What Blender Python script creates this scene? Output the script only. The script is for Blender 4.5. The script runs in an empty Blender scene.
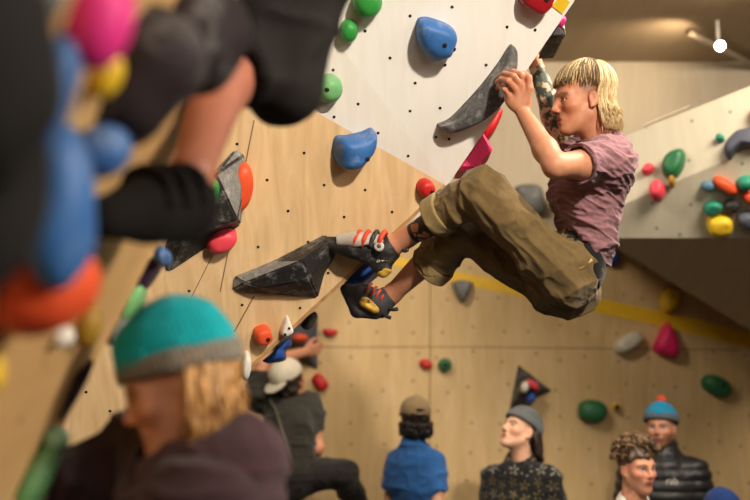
import bpy, bmesh, math, random
import numpy as np
from math import sin, cos, pi, radians

C = bpy.context.scene.collection
# ------------------------------------------------------------------ camera model
FPX = 1042.0
TH = radians(8.7)
CAM = np.array([0.0, 0.0, 1.7])


def V(*a):
    return np.array(a, float)


def unit(v):
    v = np.asarray(v, float)
    return v / np.linalg.norm(v)


def P(px, py, d):
    """World point seen at a pixel of the photograph, d metres along the view axis."""
    xc = (px - 375.0) / FPX
    yc = (250.0 - py) / FPX
    return CAM + d * V(xc, cos(TH) - yc * sin(TH), sin(TH) + yc * cos(TH))


def lin(r, g, b):
    f = lambda c: (c / 255 / 12.92) if c <= 10.3 else ((c / 255 + 0.055) / 1.055) ** 2.4
    return (f(r), f(g), f(b))


class Plane:
    def __init__(s, o, n):
        s.o = np.asarray(o, float)
        s.n = unit(n)
        if s.n @ (CAM - s.o) < 0:
            s.n = -s.n
        s.u = unit(V(1, 0, 0) - s.n * s.n[0]) if abs(s.n[0]) < 0.95 else unit(V(0, -1, 0) - s.n * -s.n[1])
        s.v = np.cross(s.n, s.u)
        if s.v[2] < 0:
            s.v = -s.v

    @staticmethod
    def three(a, b, c):
        return Plane(a, np.cross(b - a, c - a))

    def hit(s, px, py):
        r = P(px, py, 1.0) - CAM
        t = (s.n @ (s.o - CAM)) / (s.n @ r)
        return CAM + r * t

    def uv(s, p):
        return np.array([(p - s.o) @ s.u, (p - s.o) @ s.v])

    def w(s, u, v, h=0.0):
        return s.o + s.u * u + s.v * v + s.n * h


# ------------------------------------------------------------------ mesh output
def mk(name, verts, faces, mat, parent=None, base=None, smooth=True, col=None, uv=None, mats=None, midx=None):
    verts = np.asarray(verts, np.float32)
    if parent is not None:
        base = V(*parent['_b']) if '_b' in parent.keys() else V(0, 0, 0)
    if base is None:
        base = verts.mean(0)
        base = V(base[0], base[1], verts[:, 2].min())
    base = np.asarray(base, float)
    me = bpy.data.meshes.new(name)
    lv = (verts - base).astype(np.float32)
    if isinstance(faces, np.ndarray):
        nf, k = faces.shape
        me.vertices.add(len(lv))
        me.vertices.foreach_set('co', lv.ravel())
        me.loops.add(nf * k)
        me.loops.foreach_set('vertex_index', faces.astype(np.int32).ravel())
        me.polygons.add(nf)
        me.polygons.foreach_set('loop_start', np.arange(0, nf * k, k, dtype=np.int32))
        me.update(calc_edges=True)
    else:
        me.from_pydata([tuple(v) for v in lv], [], [tuple(int(i) for i in f) for f in faces])
        me.update()
    me.validate()
    me.polygons.foreach_set('use_smooth', np.full(len(me.polygons), smooth, dtype=bool))
    if mats:
        for m in mats:
            me.materials.append(m)
        if midx is not None:
            me.polygons.foreach_set('material_index', np.asarray(midx, np.int32))
    else:
        me.materials.append(mat)
    if col is not None:
        a = me.attributes.new('Col', 'FLOAT_COLOR', 'POINT')
        cc = np.ones((len(lv), 4), np.float32)
        cc[:, :3] = col
        a.data.foreach_set('color', cc.ravel())
    if uv is not None:
        a = me.attributes.new('wall_uv', 'FLOAT_VECTOR', 'POINT')
        u3 = np.zeros((len(lv), 3), np.float32)
        u3[:, :2] = uv
        a.data.foreach_set('vector', u3.ravel())
    o = bpy.data.objects.new(name, me)
    C.objects.link(o)
    if parent is not None:
        o.parent = parent
    else:
        o.location = base
    o['_b'] = [float(x) for x in base]
    return o


def tag(o, label, cat, group=None, kind=None):
    if label:
        o['label'] = label
    if cat:
        o['category'] = cat
    if group:
        o['group'] = group
    if kind:
        o['kind'] = kind
    return o


def struct(o):
    o['kind'] = 'structure'
    return o


# ------------------------------------------------------------------ noise
def _h(i, j, k, seed):
    n = (i * 374761393 + j * 668265263 + k * 2147483647 + seed * 974711) & 0xFFFFFFFF
    n = ((n ^ (n >> 13)) * 1274126177) & 0xFFFFFFFF
    n = n ^ (n >> 16)
    return (n & 0xFFFF) / 32767.5 - 1.0


def noise(p, f=1.0, seed=0):
    """value noise in -1..1; f may be a scalar or three frequencies"""
    q = np.asarray(p, float) * f + 1000.0
    i = np.floor(q).astype(np.int64)
    t = q - i
    t = t * t * (3 - 2 * t)
    r = 0
    for dx in (0, 1):
        for dy in (0, 1):
            for dz in (0, 1):
                wgt = (t[:, 0] if dx else 1 - t[:, 0]) * (t[:, 1] if dy else 1 - t[:, 1]) * (t[:, 2] if dz else 1 - t[:, 2])
                r = r + wgt * _h(i[:, 0] + dx, i[:, 1] + dy, i[:, 2] + dz, seed)
    return r


def ridged(p, f, seed=0):
    return (1 - np.abs(noise(p, f, seed))) ** 2.2


# ------------------------------------------------------------------ signed-distance bodies
def cap(a, b, ra, rb=None, k=0.02, flat=None, sub=False):
    return dict(t='cap', a=np.asarray(a, float), b=np.asarray(b, float), ra=ra, rb=ra if rb is None else rb, k=k, flat=flat, sub=sub)


def ell(c, r, R=None, k=0.02, sub=False):
    return dict(t='ell', c=np.asarray(c, float), r=np.asarray(r, float), R=np.eye(3) if R is None else np.asarray(R, float), k=k, sub=sub)


def ball(c, r, k=0.02, sub=False):
    return cap(c, np.asarray(c, float) + V(0, 0, 1e-4), r, r, k, None, sub)


def cut(p, n, k=0.004):
    """removes everything of its group on the side n points to"""
    return dict(t='cut', p=np.asarray(p, float), n=unit(n), k=k)


def grp(prims, k=0.01):
    return dict(t='grp', prims=prims, k=k, sub=False)


def bb(pr):
    if pr['t'] == 'cap':
        r = max(pr['ra'], pr['rb']) * 1.0
        if pr['flat'] is not None:
            r *= max(1.0, pr['flat'][1])
        return np.minimum(pr['a'], pr['b']) - r, np.maximum(pr['a'], pr['b']) + r
    if pr['t'] == 'ell':
        e = np.sqrt(((pr['R'] * pr['r'][None, :]) ** 2).sum(1))
        return pr['c'] - e, pr['c'] + e
    if pr['t'] == 'grp':
        bs = [bb(q) for q in pr['prims'] if q['t'] != 'cut' and not q.get('sub')]
        return np.min([b[0] for b in bs], 0), np.max([b[1] for b in bs], 0)


def dist(pr, x, y, z):
    if pr['t'] == 'cap':
        a, b = pr['a'], pr['b']
        px, py, pz = x - a[0], y - a[1], z - a[2]
        d = b - a
        m = 1.0
        if pr['flat'] is not None:
            u, s = unit(pr['flat'][0]), pr['flat'][1]
            q = (px * u[0] + py * u[1] + pz * u[2]) * (1 / s - 1)
            px, py, pz = px + q * u[0], py + q * u[1], pz + q * u[2]
            d = d + (d @ u) * (1 / s - 1) * u
            m = min(1.0, s)
        dd = max(d @ d, 1e-12)
        t = np.clip((px * d[0] + py * d[1] + pz * d[2]) / dd, 0, 1)
        r = pr['ra'] + t * (pr['rb'] - pr['ra'])
        return (np.sqrt((px - t * d[0]) ** 2 + (py - t * d[1]) ** 2 + (pz - t * d[2]) ** 2) - r) * m
    px, py, pz = x - pr['c'][0], y - pr['c'][1], z - pr['c'][2]
    k0 = 0
    k1 = 0
    for i in range(3):
        ax = pr['R'][:, i]
        l = (px * ax[0] + py * ax[1] + pz * ax[2]) / pr['r'][i]
        k0 = k0 + l * l
        k1 = k1 + (l / pr['r'][i]) ** 2
    k0 = np.sqrt(k0)
    return k0 * (k0 - 1) / np.sqrt(np.maximum(k1, 1e-9))


def smin(a, b, k):
    h = np.maximum(k - np.abs(a - b), 0) / k
    return np.minimum(a, b) - h * h * k * 0.25


def field(prims, lo, h, n):
    f = np.full(n, 10.0, np.float32)
    ax = [(lo[i] + h * np.arange(n[i])).astype(np.float32) for i in range(3)]
    for pr in prims:
        if pr['t'] == 'cut':
            x, y, z = ax[0][:, None, None], ax[1][None, :, None], ax[2][None, None, :]
            nn = pr['n']
            d = (x - pr['p'][0]) * nn[0] + (y - pr['p'][1]) * nn[1] + (z - pr['p'][2]) * nn[2]
            f = -smin(-f, -d.astype(np.float32), pr['k'])
            continue
        b0, b1 = bb(pr)
        pad = pr['k'] + 3 * h
        i0 = np.maximum(np.floor((b0 - pad - lo) / h).astype(int), 0)
        i1 = np.minimum(np.ceil((b1 + pad - lo) / h).astype(int) + 1, n)
        if (i1 <= i0).any():
            continue
        sl = tuple(slice(i0[i], i1[i]) for i in range(3))
        if pr['t'] == 'grp':
            g = field(pr['prims'], lo + h * i0, h, i1 - i0)
            f[sl] = smin(f[sl], g, pr['k'])
            continue
        d = dist(pr, ax[0][sl[0]][:, None, None], ax[1][sl[1]][None, :, None], ax[2][sl[2]][None, None, :]).astype(np.float32)
        if pr['sub']:
            f[sl] = -smin(-f[sl], d, pr['k'])
        else:
            f[sl] = smin(f[sl], d, pr['k'])
    return f


def surface(prims, h):
    """surface-nets mesh of a blended body"""
    bs = [bb(q) for q in prims if q['t'] != 'cut' and not q.get('sub')]
    lo = np.min([b[0] for b in bs], 0) - 0.012 - 3 * h
    hi = np.max([b[1] for b in bs], 0) + 0.012 + 3 * h
    n = np.ceil((hi - lo) / h).astype(int) + 1
    f = field(prims, lo, h, n)
    ins = f < 0
    cells = np.zeros(n - 1, np.uint8)
    for a in (0, 1):
        for b in (0, 1):
            for c in (0, 1):
                cells += ins[a:n[0] - 1 + a, b:n[1] - 1 + b, c:n[2] - 1 + c]
    act = np.argwhere((cells > 0) & (cells < 8))
    ids = np.full(n - 1, -1, np.int32)
    ids[act[:, 0], act[:, 1], act[:, 2]] = np.arange(len(act))
    vals = {}
    for a in (0, 1):
        for b in (0, 1):
            for c in (0, 1):
                vals[a, b, c] = f[act[:, 0] + a, act[:, 1] + b, act[:, 2] + c]
    acc = np.zeros((len(act), 3))
    cnt = np.zeros(len(act))
    for c0 in vals:
        for ax in range(3):
            if c0[ax]:
                continue
            c1 = list(c0)
            c1[ax] = 1
            c1 = tuple(c1)
            v0, v1 = vals[c0], vals[c1]
            m = (v0 < 0) != (v1 < 0)
            t = v0[m] / (v0[m] - v1[m])
            q = np.tile(np.array(c0, float), (m.sum(), 1))
            q[:, ax] = t
            acc[m] += q
            cnt[m] += 1
    verts = lo + h * (act + acc / cnt[:, None])
    quads = []
    for ax in range(3):
        s0 = [slice(1, n[i] - 1) for i in range(3)]
        s0[ax] = slice(0, n[ax] - 1)
        s1 = list(s0)
        s1[ax] = slice(1, n[ax])
        A, B = ins[tuple(s0)], ins[tuple(s1)]
        e = np.argwhere(A != B)
        fl = A[e[:, 0], e[:, 1], e[:, 2]]
        off = np.array([1, 1, 1])
        off[ax] = 0
        e = e + off
        u, v = (ax + 1) % 3, (ax + 2) % 3
        du = np.zeros(3, int)
        du[u] = 1
        dv = np.zeros(3, int)
        dv[v] = 1
        g = lambda q: ids[q[:, 0], q[:, 1], q[:, 2]]
        q = np.stack([g(e - du - dv), g(e - dv), g(e), g(e - du)], 1)
        q[~fl] = q[~fl][:, ::-1]
        quads.append(q)
    return verts, np.concatenate(quads)


def normals(v, q):
    fn = np.cross(v[q[:, 2]] - v[q[:, 0]], v[q[:, 3]] - v[q[:, 1]])
    n = np.zeros_like(v)
    for i in range(4):
        for a in range(3):
            n[:, a] += np.bincount(q[:, i], fn[:, a], len(v))
    return n / np.maximum(np.linalg.norm(n, axis=1, keepdims=True), 1e-9)


def body(name, prims, h, mat, parent=None, base=None, disp=None, col=None):
    v, q = surface(prims, h)
    c = col(v) if col else None
    if disp:
        nn = normals(v, q)
        v = v + nn * disp(v, nn)[:, None]
    return mk(name, v, q, mat, parent, base, True, c)


# ------------------------------------------------------------------ sweeps
def tubes(name, paths, mat, parent=None, base=None, sides=6, col=None):
    """one mesh of tapered tubes; a path is (points Nx3, radii N)"""
    vs, fs, cs = [], [], []
    n0 = 0
    for ip, (pts, rad) in enumerate(paths):
        pts = np.asarray(pts, float)
        n = len(pts)
        tg = np.gradient(pts, axis=0)
        tg /= np.maximum(np.linalg.norm(tg, axis=1, keepdims=True), 1e-9)
        ref = V(0.3, 0.5, 0.81) if abs(tg[0] @ V(0.3, 0.5, 0.81)) < 0.9 else V(1, 0, 0)
        s = np.cross(tg, ref)
        s /= np.linalg.norm(s, axis=1, keepdims=True)
        b = np.cross(tg, s)
        an = np.arange(sides) * 2 * pi / sides
        ring = pts[:, None, :] + np.asarray(rad)[:, None, None] * (s[:, None, :] * np.cos(an)[None, :, None] + b[:, None, :] * np.sin(an)[None, :, None])
        vs.append(ring.reshape(-1, 3))
        for i in range(n - 1):
            for j in range(sides):
                k = (j + 1) % sides
                fs.append((n0 + i * sides + j, n0 + i * sides + k, n0 + (i + 1) * sides + k, n0 + (i + 1) * sides + j))
        fs.append(tuple(n0 + j for j in range(sides))[::-1])
        fs.append(tuple(n0 + (n - 1) * sides + j for j in range(sides)))
        if col is not None:
            cs.append(np.tile(col(ip), (n * sides, 1)))
        n0 += n * sides
    return mk(name, np.concatenate(vs), fs, mat, parent, base, True, np.concatenate(cs) if cs else None)


def bez(pts, n=8):
    """Catmull-Rom through the points"""
    pts = np.asarray(pts, float)
    p = np.vstack([2 * pts[0] - pts[1], pts, 2 * pts[-1] - pts[-2]])
    out = []
    for i in range(1, len(p) - 2):
        for t in np.linspace(0, 1, n, endpoint=False):
            a, b, c, d = p[i - 1], p[i], p[i + 1], p[i + 2]
            out.append(0.5 * (2 * b + (c - a) * t + (2 * a - 5 * b + 4 * c - d) * t * t + (3 * b - a - 3 * c + d) * t ** 3))
    out.append(pts[-1])
    return np.array(out)


def box(name, lo, hi, mat, parent=None, base=None):
    lo, hi = np.asarray(lo, float), np.asarray(hi, float)
    v = np.array([[(lo, hi)[i][0], (lo, hi)[j][1], (lo, hi)[k][2]] for i in (0, 1) for j in (0, 1) for k in (0, 1)])
    f = [(0, 1, 3, 2), (4, 6, 7, 5), (0, 4, 5, 1), (2, 3, 7, 6), (0, 2, 6, 4), (1, 5, 7, 3)]
    return mk(name, v, f, mat, parent, base, False)


# ------------------------------------------------------------------ materials
def newmat(name):
    m = bpy.data.materials.new(name)
    m.use_nodes = True
    nt = m.node_tree
    return m, nt, nt.nodes['Principled BSDF']


def nd(nt, t, **kw):
    n = nt.nodes.new(t)
    for k, v in kw.items():
        setattr(n, k, v)
    return n


def mat(name, rgb, rough=0.6, var=0.12, scale=30, bump=0.0, bscale=200, spec=0.4, sheen=0.0, chalk=0.0, sss=0.0, metal=0.0):
    """a plain material: colour mottled by noise, optional bump and pale chalk dust"""
    m, nt, bs = newmat(name)
    c = lin(*rgb)
    tc = nd(nt, 'ShaderNodeTexCoord')
    ns = nd(nt, 'ShaderNodeTexNoise')
    ns.inputs['Scale'].default_value = scale
    ns.inputs['Detail'].default_value = 5
    nt.links.new(tc.outputs['Object'], ns.inputs['Vector'])
    rp = nd(nt, 'ShaderNodeValToRGB')
    rp.color_ramp.elements[0].position = 0.3
    rp.color_ramp.elements[1].position = 0.7
    rp.color_ramp.elements[0].color = tuple(x * (1 - var) for x in c) + (1,)
    rp.color_ramp.elements[1].color = tuple(min(1, x * (1 + var)) for x in c) + (1,)
    nt.links.new(ns.outputs['Fac'], rp.inputs['Fac'])
    out = rp.outputs['Color']
    if chalk:
        n2 = nd(nt, 'ShaderNodeTexNoise')
        n2.inputs['Scale'].default_value = 14
        n2.inputs['Detail'].default_value = 8
        n2.inputs['Roughness'].default_value = 0.75
        nt.links.new(tc.outputs['Object'], n2.inputs['Vector'])
        r2 = nd(nt, 'ShaderNodeValToRGB')
        r2.color_ramp.elements[0].position = 0.5
        r2.color_ramp.elements[0].color = (0, 0, 0, 1)
        r2.color_ramp.elements[1].position = 0.72
        r2.color_ramp.elements[1].color = (chalk, chalk, chalk, 1)
        nt.links.new(n2.outputs['Fac'], r2.inputs['Fac'])
        mx = nd(nt, 'ShaderNodeMix', data_type='RGBA')
        nt.links.new(r2.outputs['Color'], mx.inputs['Factor'])
        nt.links.new(out, mx.inputs['A'])
        mx.inputs['B'].default_value = (0.62, 0.6, 0.57, 1)
        out = mx.outputs['Result']
    nt.links.new(out, bs.inputs['Base Color'])
    bs.inputs['Roughness'].default_value = rough
    bs.inputs['Specular IOR Level'].default_value = spec
    bs.inputs['Metallic'].default_value = metal
    if sheen:
        bs.inputs['Sheen Weight'].default_value = sheen
    if bump:
        n3 = nd(nt, 'ShaderNodeTexNoise')
        n3.inputs['Scale'].default_value = bscale
        n3.inputs['Detail'].default_value = 3
        nt.links.new(tc.outputs['Object'], n3.inputs['Vector'])
        bp = nd(nt, 'ShaderNodeBump')
        bp.inputs['Strength'].default_value = bump
        bp.inputs['Distance'].default_value = 0.004
        nt.links.new(n3.outputs['Fac'], bp.inputs['Height'])
        nt.links.new(bp.outputs['Normal'], bs.inputs['Normal'])
    return m


def vmat(name, rough=0.5, spec=0.4, bump=0.0, bscale=300, sss=0.0, sheen=0.0, var=0.1, scale=80):
    """a material that reads its colour from the mesh's own Col attribute"""
    m, nt, bs = newmat(name)
    at = nd(nt, 'ShaderNodeAttribute', attribute_name='Col')
    tc = nd(nt, 'ShaderNodeTexCoord')
    ns = nd(nt, 'ShaderNodeTexNoise')
    ns.inputs['Scale'].default_value = scale
    ns.inputs['Detail'].default_value = 4
    nt.links.new(tc.outputs['Object'], ns.inputs['Vector'])
    mr = nd(nt, 'ShaderNodeMapRange')
    mr.inputs['From Min'].default_value = 0.3
    mr.inputs['From Max'].default_value = 0.7
    mr.inputs['To Min'].default_value = 1 - var
    mr.inputs['To Max'].default_value = 1 + var
    nt.links.new(ns.outputs['Fac'], mr.inputs['Value'])
    vm = nd(nt, 'ShaderNodeVectorMath', operation='SCALE')
    nt.links.new(at.outputs['Color'], vm.inputs[0])
    nt.links.new(mr.outputs['Result'], vm.inputs['Scale'])
    nt.links.new(vm.outputs['Vector'], bs.inputs['Base Color'])
    bs.inputs['Roughness'].default_value = rough
    bs.inputs['Specular IOR Level'].default_value = spec
    if sss:
        bs.inputs['Subsurface Weight'].default_value = sss
        bs.inputs['Subsurface Radius'].default_value = (0.012, 0.005, 0.003)
        bs.inputs['Subsurface Scale'].default_value = 1.0
    if sheen:
        bs.inputs['Sheen Weight'].default_value = sheen
    if bump:
        n3 = nd(nt, 'ShaderNodeTexNoise')
        n3.inputs['Scale'].default_value = bscale
        nt.links.new(tc.outputs['Object'], n3.inputs['Vector'])
        bp = nd(nt, 'ShaderNodeBump')
        bp.inputs['Strength'].default_value = bump
        bp.inputs['Distance'].default_value = 0.003
        nt.links.new(n3.outputs['Fac'], bp.inputs['Height'])
        nt.links.new(bp.outputs['Normal'], bs.inputs['Normal'])
    return m


def wallmat(name, a, b, stretch=(9, 1.2), scale=2.0, rough=0.55, dots=None, smudge=0.35, bump=0.05):
    """painted or bare plywood: grain, scuffs and (optionally) a grid of bolt holes, in wall metres"""
    m, nt, bs = newmat(name)
    at = nd(nt, 'ShaderNodeAttribute', attribute_name='wall_uv')
    mp = nd(nt, 'ShaderNodeMapping')
    mp.inputs['Scale'].default_value = (stretch[0], stretch[1], 1)
    nt.links.new(at.outputs['Vector'], mp.inputs['Vector'])
    ns = nd(nt, 'ShaderNodeTexNoise')
    ns.inputs['Scale'].default_value = scale
    ns.inputs['Detail'].default_value = 7
    ns.inputs['Distortion'].default_value = 1.2
    nt.links.new(mp.outputs['Vector'], ns.inputs['Vector'])
    rp = nd(nt, 'ShaderNodeValToRGB')
    rp.color_ramp.elements[0].position = 0.3
    rp.color_ramp.elements[1].position = 0.68
    rp.color_ramp.elements[0].color = lin(*a) + (1,)
    rp.color_ramp.elements[1].color = lin(*b) + (1,)
    nt.links.new(ns.outputs['Fac'], rp.inputs['Fac'])
    out = rp.outputs['Color']
    if smudge:
        n2 = nd(nt, 'ShaderNodeTexNoise')
        n2.inputs['Scale'].default_value = 3.2
        n2.inputs['Detail'].default_value = 9
        n2.inputs['Roughness'].default_value = 0.7
        n2.inputs['Distortion'].default_value = 0.8
        nt.links.new(at.outputs['Vector'], n2.inputs['Vector'])
        r2 = nd(nt, 'ShaderNodeValToRGB')
        r2.color_ramp.elements[0].position = 0.52
        r2.color_ramp.elements[0].color = (0, 0, 0, 1)
        r2.color_ramp.elements[1].position = 0.75
        r2.color_ramp.elements[1].color = (smudge,) * 3 + (1,)
        nt.links.new(n2.outputs['Fac'], r2.inputs['Fac'])
        mx = nd(nt, 'ShaderNodeMix', data_type='RGBA')
        nt.links.new(r2.outputs['Color'], mx.inputs['Factor'])
        nt.links.new(out, mx.inputs['A'])
        mx.inputs['B'].default_value = lin(226, 205, 178) + (1,)
        out = mx.outputs['Result']
    if dots:
        vm = nd(nt, 'ShaderNodeVectorMath', operation='SCALE')
        vm.inputs['Scale'].default_value = 1.0 / dots[0]
        nt.links.new(at.outputs['Vector'], vm.inputs[0])
        vo = nd(nt, 'ShaderNodeTexVoronoi', feature='F1', voronoi_dimensions='2D')
        vo.inputs['Scale'].default_value = 1.0
        vo.inputs['Randomness'].default_value = 0.45
        nt.links.new(vm.outputs['Vector'], vo.inputs['Vector'])
        lt = nd(nt, 'ShaderNodeMath', operation='LESS_THAN')
        lt.inputs[1].default_value = dots[1] / dots[0]
        nt.links.new(vo.outputs['Distance'], lt.inputs[0])
        ml = nd(nt, 'ShaderNodeMath', operation='MULTIPLY')
        ml.inputs[1].default_value = dots[2]
        nt.links.new(lt.outputs[0], ml.inputs[0])
        mx = nd(nt, 'ShaderNodeMix', data_type='RGBA')
        nt.links.new(ml.outputs[0], mx.inputs['Factor'])
        nt.links.new(out, mx.inputs['A'])
        mx.inputs['B'].default_value = (0.02, 0.015, 0.01, 1)
        out = mx.outputs['Result']
    nt.links.new(out, bs.inputs['Base Color'])
    bs.inputs['Roughness'].default_value = rough
    bs.inputs['Specular IOR Level'].default_value = 0.3
    bp = nd(nt, 'ShaderNodeBump')
    bp.inputs['Strength'].default_value = bump
    bp.inputs['Distance'].default_value = 0.003
    nt.links.new(ns.outputs['Fac'], bp.inputs['Height'])
    nt.links.new(bp.outputs['Normal'], bs.inputs['Normal'])
    return m
# ================================================================== the setting
M_PLY = wallmat('birch_plywood', (200, 164, 118), (224, 192, 146), smudge=0.35)
M_PLYB = wallmat('back_wall_plywood', (196, 164, 112), (212, 181, 130), scale=1.4, dots=(0.2, 0.011, 0.45), smudge=0.3)
M_PLYL = wallmat('left_wall_plywood', (196, 154, 100), (208, 168, 114), scale=1.0, smudge=0.15)
M_WHITE = wallmat('white_wall_paint', (234, 229, 220), (239, 235, 228), smudge=0.12, bump=0.02)
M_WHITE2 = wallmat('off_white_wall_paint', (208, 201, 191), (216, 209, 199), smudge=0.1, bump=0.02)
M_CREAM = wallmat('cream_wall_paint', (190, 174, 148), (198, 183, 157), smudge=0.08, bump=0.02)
M_CREAMR = wallmat('pale_grey_wall_paint', (184, 174, 152), (192, 183, 160), smudge=0.1, dots=(0.2, 0.01, 0.5), bump=0.02)
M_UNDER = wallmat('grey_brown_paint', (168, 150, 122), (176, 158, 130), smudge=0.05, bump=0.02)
M_CEIL = wallmat('ceiling_paint', (150, 130, 104), (158, 138, 112), smudge=0.0, bump=0.02)
M_HOLE = mat('bolt_hole_black', (24, 20, 16), 0.8, 0.0)
M_SEAM = mat('panel_seam', (120, 88, 54), 0.8, 0.1)
M_FLOOR = mat('grey_mat_vinyl', (70, 72, 78), 0.6, 0.1, bump=0.1)
M_STRIPE = mat('yellow_stripe_paint', (232, 186, 36), 0.5, 0.08)
M_EDGE = mat('panel_edge_plywood', (176, 136, 90), 0.6, 0.2)

YB = 7.0
BK = Plane(V(0, YB, 2), V(0, -1, 0))


def wall(name, pl, quads, m, parent=None, holes=(), seams=(), hole_r=0.0055, base=None):
    """flat wall faces in plane pl with bolt holes and seams drawn on their surface"""
    vs, fs, mi = [], [], []
    for q in quads:
        n = len(vs)
        vs += list(q)
        c = np.cross(q[1] - q[0], q[2] - q[0])
        idx = list(range(n, n + len(q)))
        fs.append(idx if c @ pl.n > 0 else idx[::-1])
        mi.append(0)
    for (x, y) in holes:
        p = pl.hit(x, y) + pl.n * 0.0012
        n = len(vs)
        for k in range(10):
            a = k * 2 * pi / 10
            vs.append(p + hole_r * (pl.u * cos(a) + pl.v * sin(a)))
        fs.append(list(range(n, n + 10)))
        mi.append(1)
    for (x0, y0, x1, y1, wd) in seams:
        a, b = pl.hit(x0, y0) + pl.n * 0.001, pl.hit(x1, y1) + pl.n * 0.001
        s = unit(np.cross(pl.n, b - a)) * wd / 2
        n = len(vs)
        vs += [a - s, a + s, b + s, b - s]
        fs.append([n, n + 3, n + 2, n + 1])
        mi.append(2)
    vs = np.array(vs)
    uv = np.array([pl.uv(p) for p in vs])
    o = mk(name, vs, fs, None, parent, base, False, uv=uv, mats=[m, M_HOLE, M_SEAM], midx=mi)
    return o


# ---- room shell
for nm, lo, hi, m in (('floor', (-5, -3.2, -0.1), (6, 7.2, 0), M_FLOOR),):
    struct(box(nm, lo, hi, m))
for nm, q, n, m in (
    ('ceiling', [V(-5, -3.2, 4.1), V(6, -3.2, 4.1), V(6, 7.2, 4.1), V(-5, 7.2, 4.1)], V(0, 0, -1), M_CEIL),
    ('wall_right', [V(6, -3.2, 0), V(6, 7.2, 0), V(6, 7.2, 4.1), V(6, -3.2, 4.1)], V(-1, 0, 0), M_CREAM),
    ('wall_far_left', [V(-5, -3.2, 0), V(-5, 7.2, 0), V(-5, 7.2, 4.1), V(-5, -3.2, 4.1)], V(1, 0, 0), M_CREAM),
    ('wall_rear', [V(-5, -3.2, 0), V(6, -3.2, 0), V(6, -3.2, 4.1), V(-5, -3.2, 4.1)], V(0, 1, 0), M_CREAM),
):
    struct(wall(nm, Plane(q[0], n), [q], m))

ZB = BK.hit(400, 244)[2]
wb = struct(wall('wall_back', BK, [[V(-5, YB, 0), V(6, YB, 0), V(6, YB, ZB), V(-5, YB, ZB)]], M_PLYB,
                 seams=[(200, 347, 470, 347, 0.006), (470, 347, 740, 350, 0.006), (430, 250, 430, 520, 0.006)]))
struct(wall('wall_back_upper', Plane(V(0, YB, 3), V(0, -1, 0)), [[V(-5, YB, ZB), V(6, YB, ZB), V(6, YB, 4.1), V(-5, YB, 4.1)]], M_CREAM))


def strip(name, pl, top, bot, m, h=0.004):
    vs = [pl.hit(*p) + pl.n * h for p in top] + [pl.hit(*p) + pl.n * h for p in bot]
    n = len(top)
    fs = [(i, n + i, n + i + 1, i + 1) for i in range(n - 1)]
    vs2 = vs + [v - pl.n * (h + 0.002) for v in vs]
    k = 2 * n
    fs += [(i + k, i + 1 + k, n + i + 1 + k, n + i + k) for i in range(n - 1)]
    fs += [(i, i + 1, i + 1 + k, i + k) for i in range(n - 1)] + [(n + i, n + i + k, n + i + 1 + k, n + i + 1) for i in range(n - 1)]
    return mk(name, vs2, fs, m, smooth=False)


struct(strip('trim_1', BK, [(385, 253), (447, 270), (585, 296), (650, 309), (720, 325), (790, 341)],
             [(385, 263), (447, 281), (585, 310), (650, 324), (720, 341), (790, 358)], M_STRIPE))

# ---- the overhanging main wall: bare plywood below, white painted panels above
PL = Plane(P(290, 270, 3.62), V(0.30, -0.85, -0.42))
J0, J1, J2, JB = PL.hit(190, 41), PL.hit(313, 110), PL.hit(447, 186), PL.hit(108, 502)
WU = Plane(J2, V(0.10, -0.81, -0.57))
C1 = WU.hit(335, 40)
WL = Plane.three(J1, J2, C1)
C0 = WU.hit(335 - 147 * 1.1, 40 - 147 * 1.1)
T0 = WU.hit(447 + 128 * 1.8, 186 - 186 * 1.8)
TL = WU.hit(100, -160)
C00 = WL.hit(335 - 147 * 1.1, 40 - 147 * 1.1)
holes_ply = [(304, 153), (267, 180), (324, 185), (288, 211), (344, 217), (258, 247), (308, 242), (189, 291), (328, 273), (237, 144), (392, 212),
             (242, 305), (230, 338), (300, 308), (86, 392), (110, 411), (116, 353), (365, 190), (281, 290)]
holes_wu = [(410, 16), (452, 7), (390, 58), (486, 65), (445, 65), (415, 83), (410, 111), (440, 108), (507, 27), (535, 30), (436, 137), (449, 139), (365, 31)]
holes_wl = [(333, 70), (358, 104), (378, 133), (334, 117), (408, 156), (316, 98)]
PO = wall('wall_middle', PL, [[JB, J2, J0, PL.hit(-60, 41), PL.hit(-60, 560), PL.hit(95, 545)]], M_PLY, holes=holes_ply,
          seams=[(254, 120, 220, 292, 0.004), (254, 296, 234, 332, 0.005), (212, 256, 190, 300, 0.003)])
struct(PO)
wall('white_panel', WU, [[C0, C1, J2, T0, TL]], M_WHITE, PO, holes_wu)
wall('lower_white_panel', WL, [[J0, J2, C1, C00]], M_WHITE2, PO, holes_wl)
S1 = V(-0.12, 1.0, 0) * 1.1
S2 = V(-0.5, 1.0, 0) * 1.1
RW = Plane.three(J2, T0, J2 + S1)
RP = Plane.three(J2, JB, J2 + S2)
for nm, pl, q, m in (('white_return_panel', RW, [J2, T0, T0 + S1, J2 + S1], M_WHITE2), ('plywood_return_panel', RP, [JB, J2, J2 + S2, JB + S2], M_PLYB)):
    vs = np.array(q)
    mk(nm, vs, [(0, 1, 2, 3)], m, PO, smooth=False, uv=np.array([pl.uv(p) for p in vs]))
# pale bare edge of the plywood sheet along the arete
e0, e1 = PL.hit(446, 187), PL.hit(232, 386)
sd = unit(np.cross(PL.n, e1 - e0))
if sd[0] > 0:
    sd = -sd
mk('edge_strip', np.array([e0 + PL.n * .003, e1 + PL.n * .003, e1 + sd * .012 + PL.n * .003, e0 + sd * .012 + PL.n * .003,
                           e0, e1, e1 + sd * .012, e0 + sd * .012]),
   [(0, 1, 2, 3), (4, 7, 6, 5), (0, 3, 7, 4), (1, 5, 6, 2), (2, 6, 7, 3), (0, 4, 5, 1)], M_EDGE, PO, smooth=False)

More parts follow.
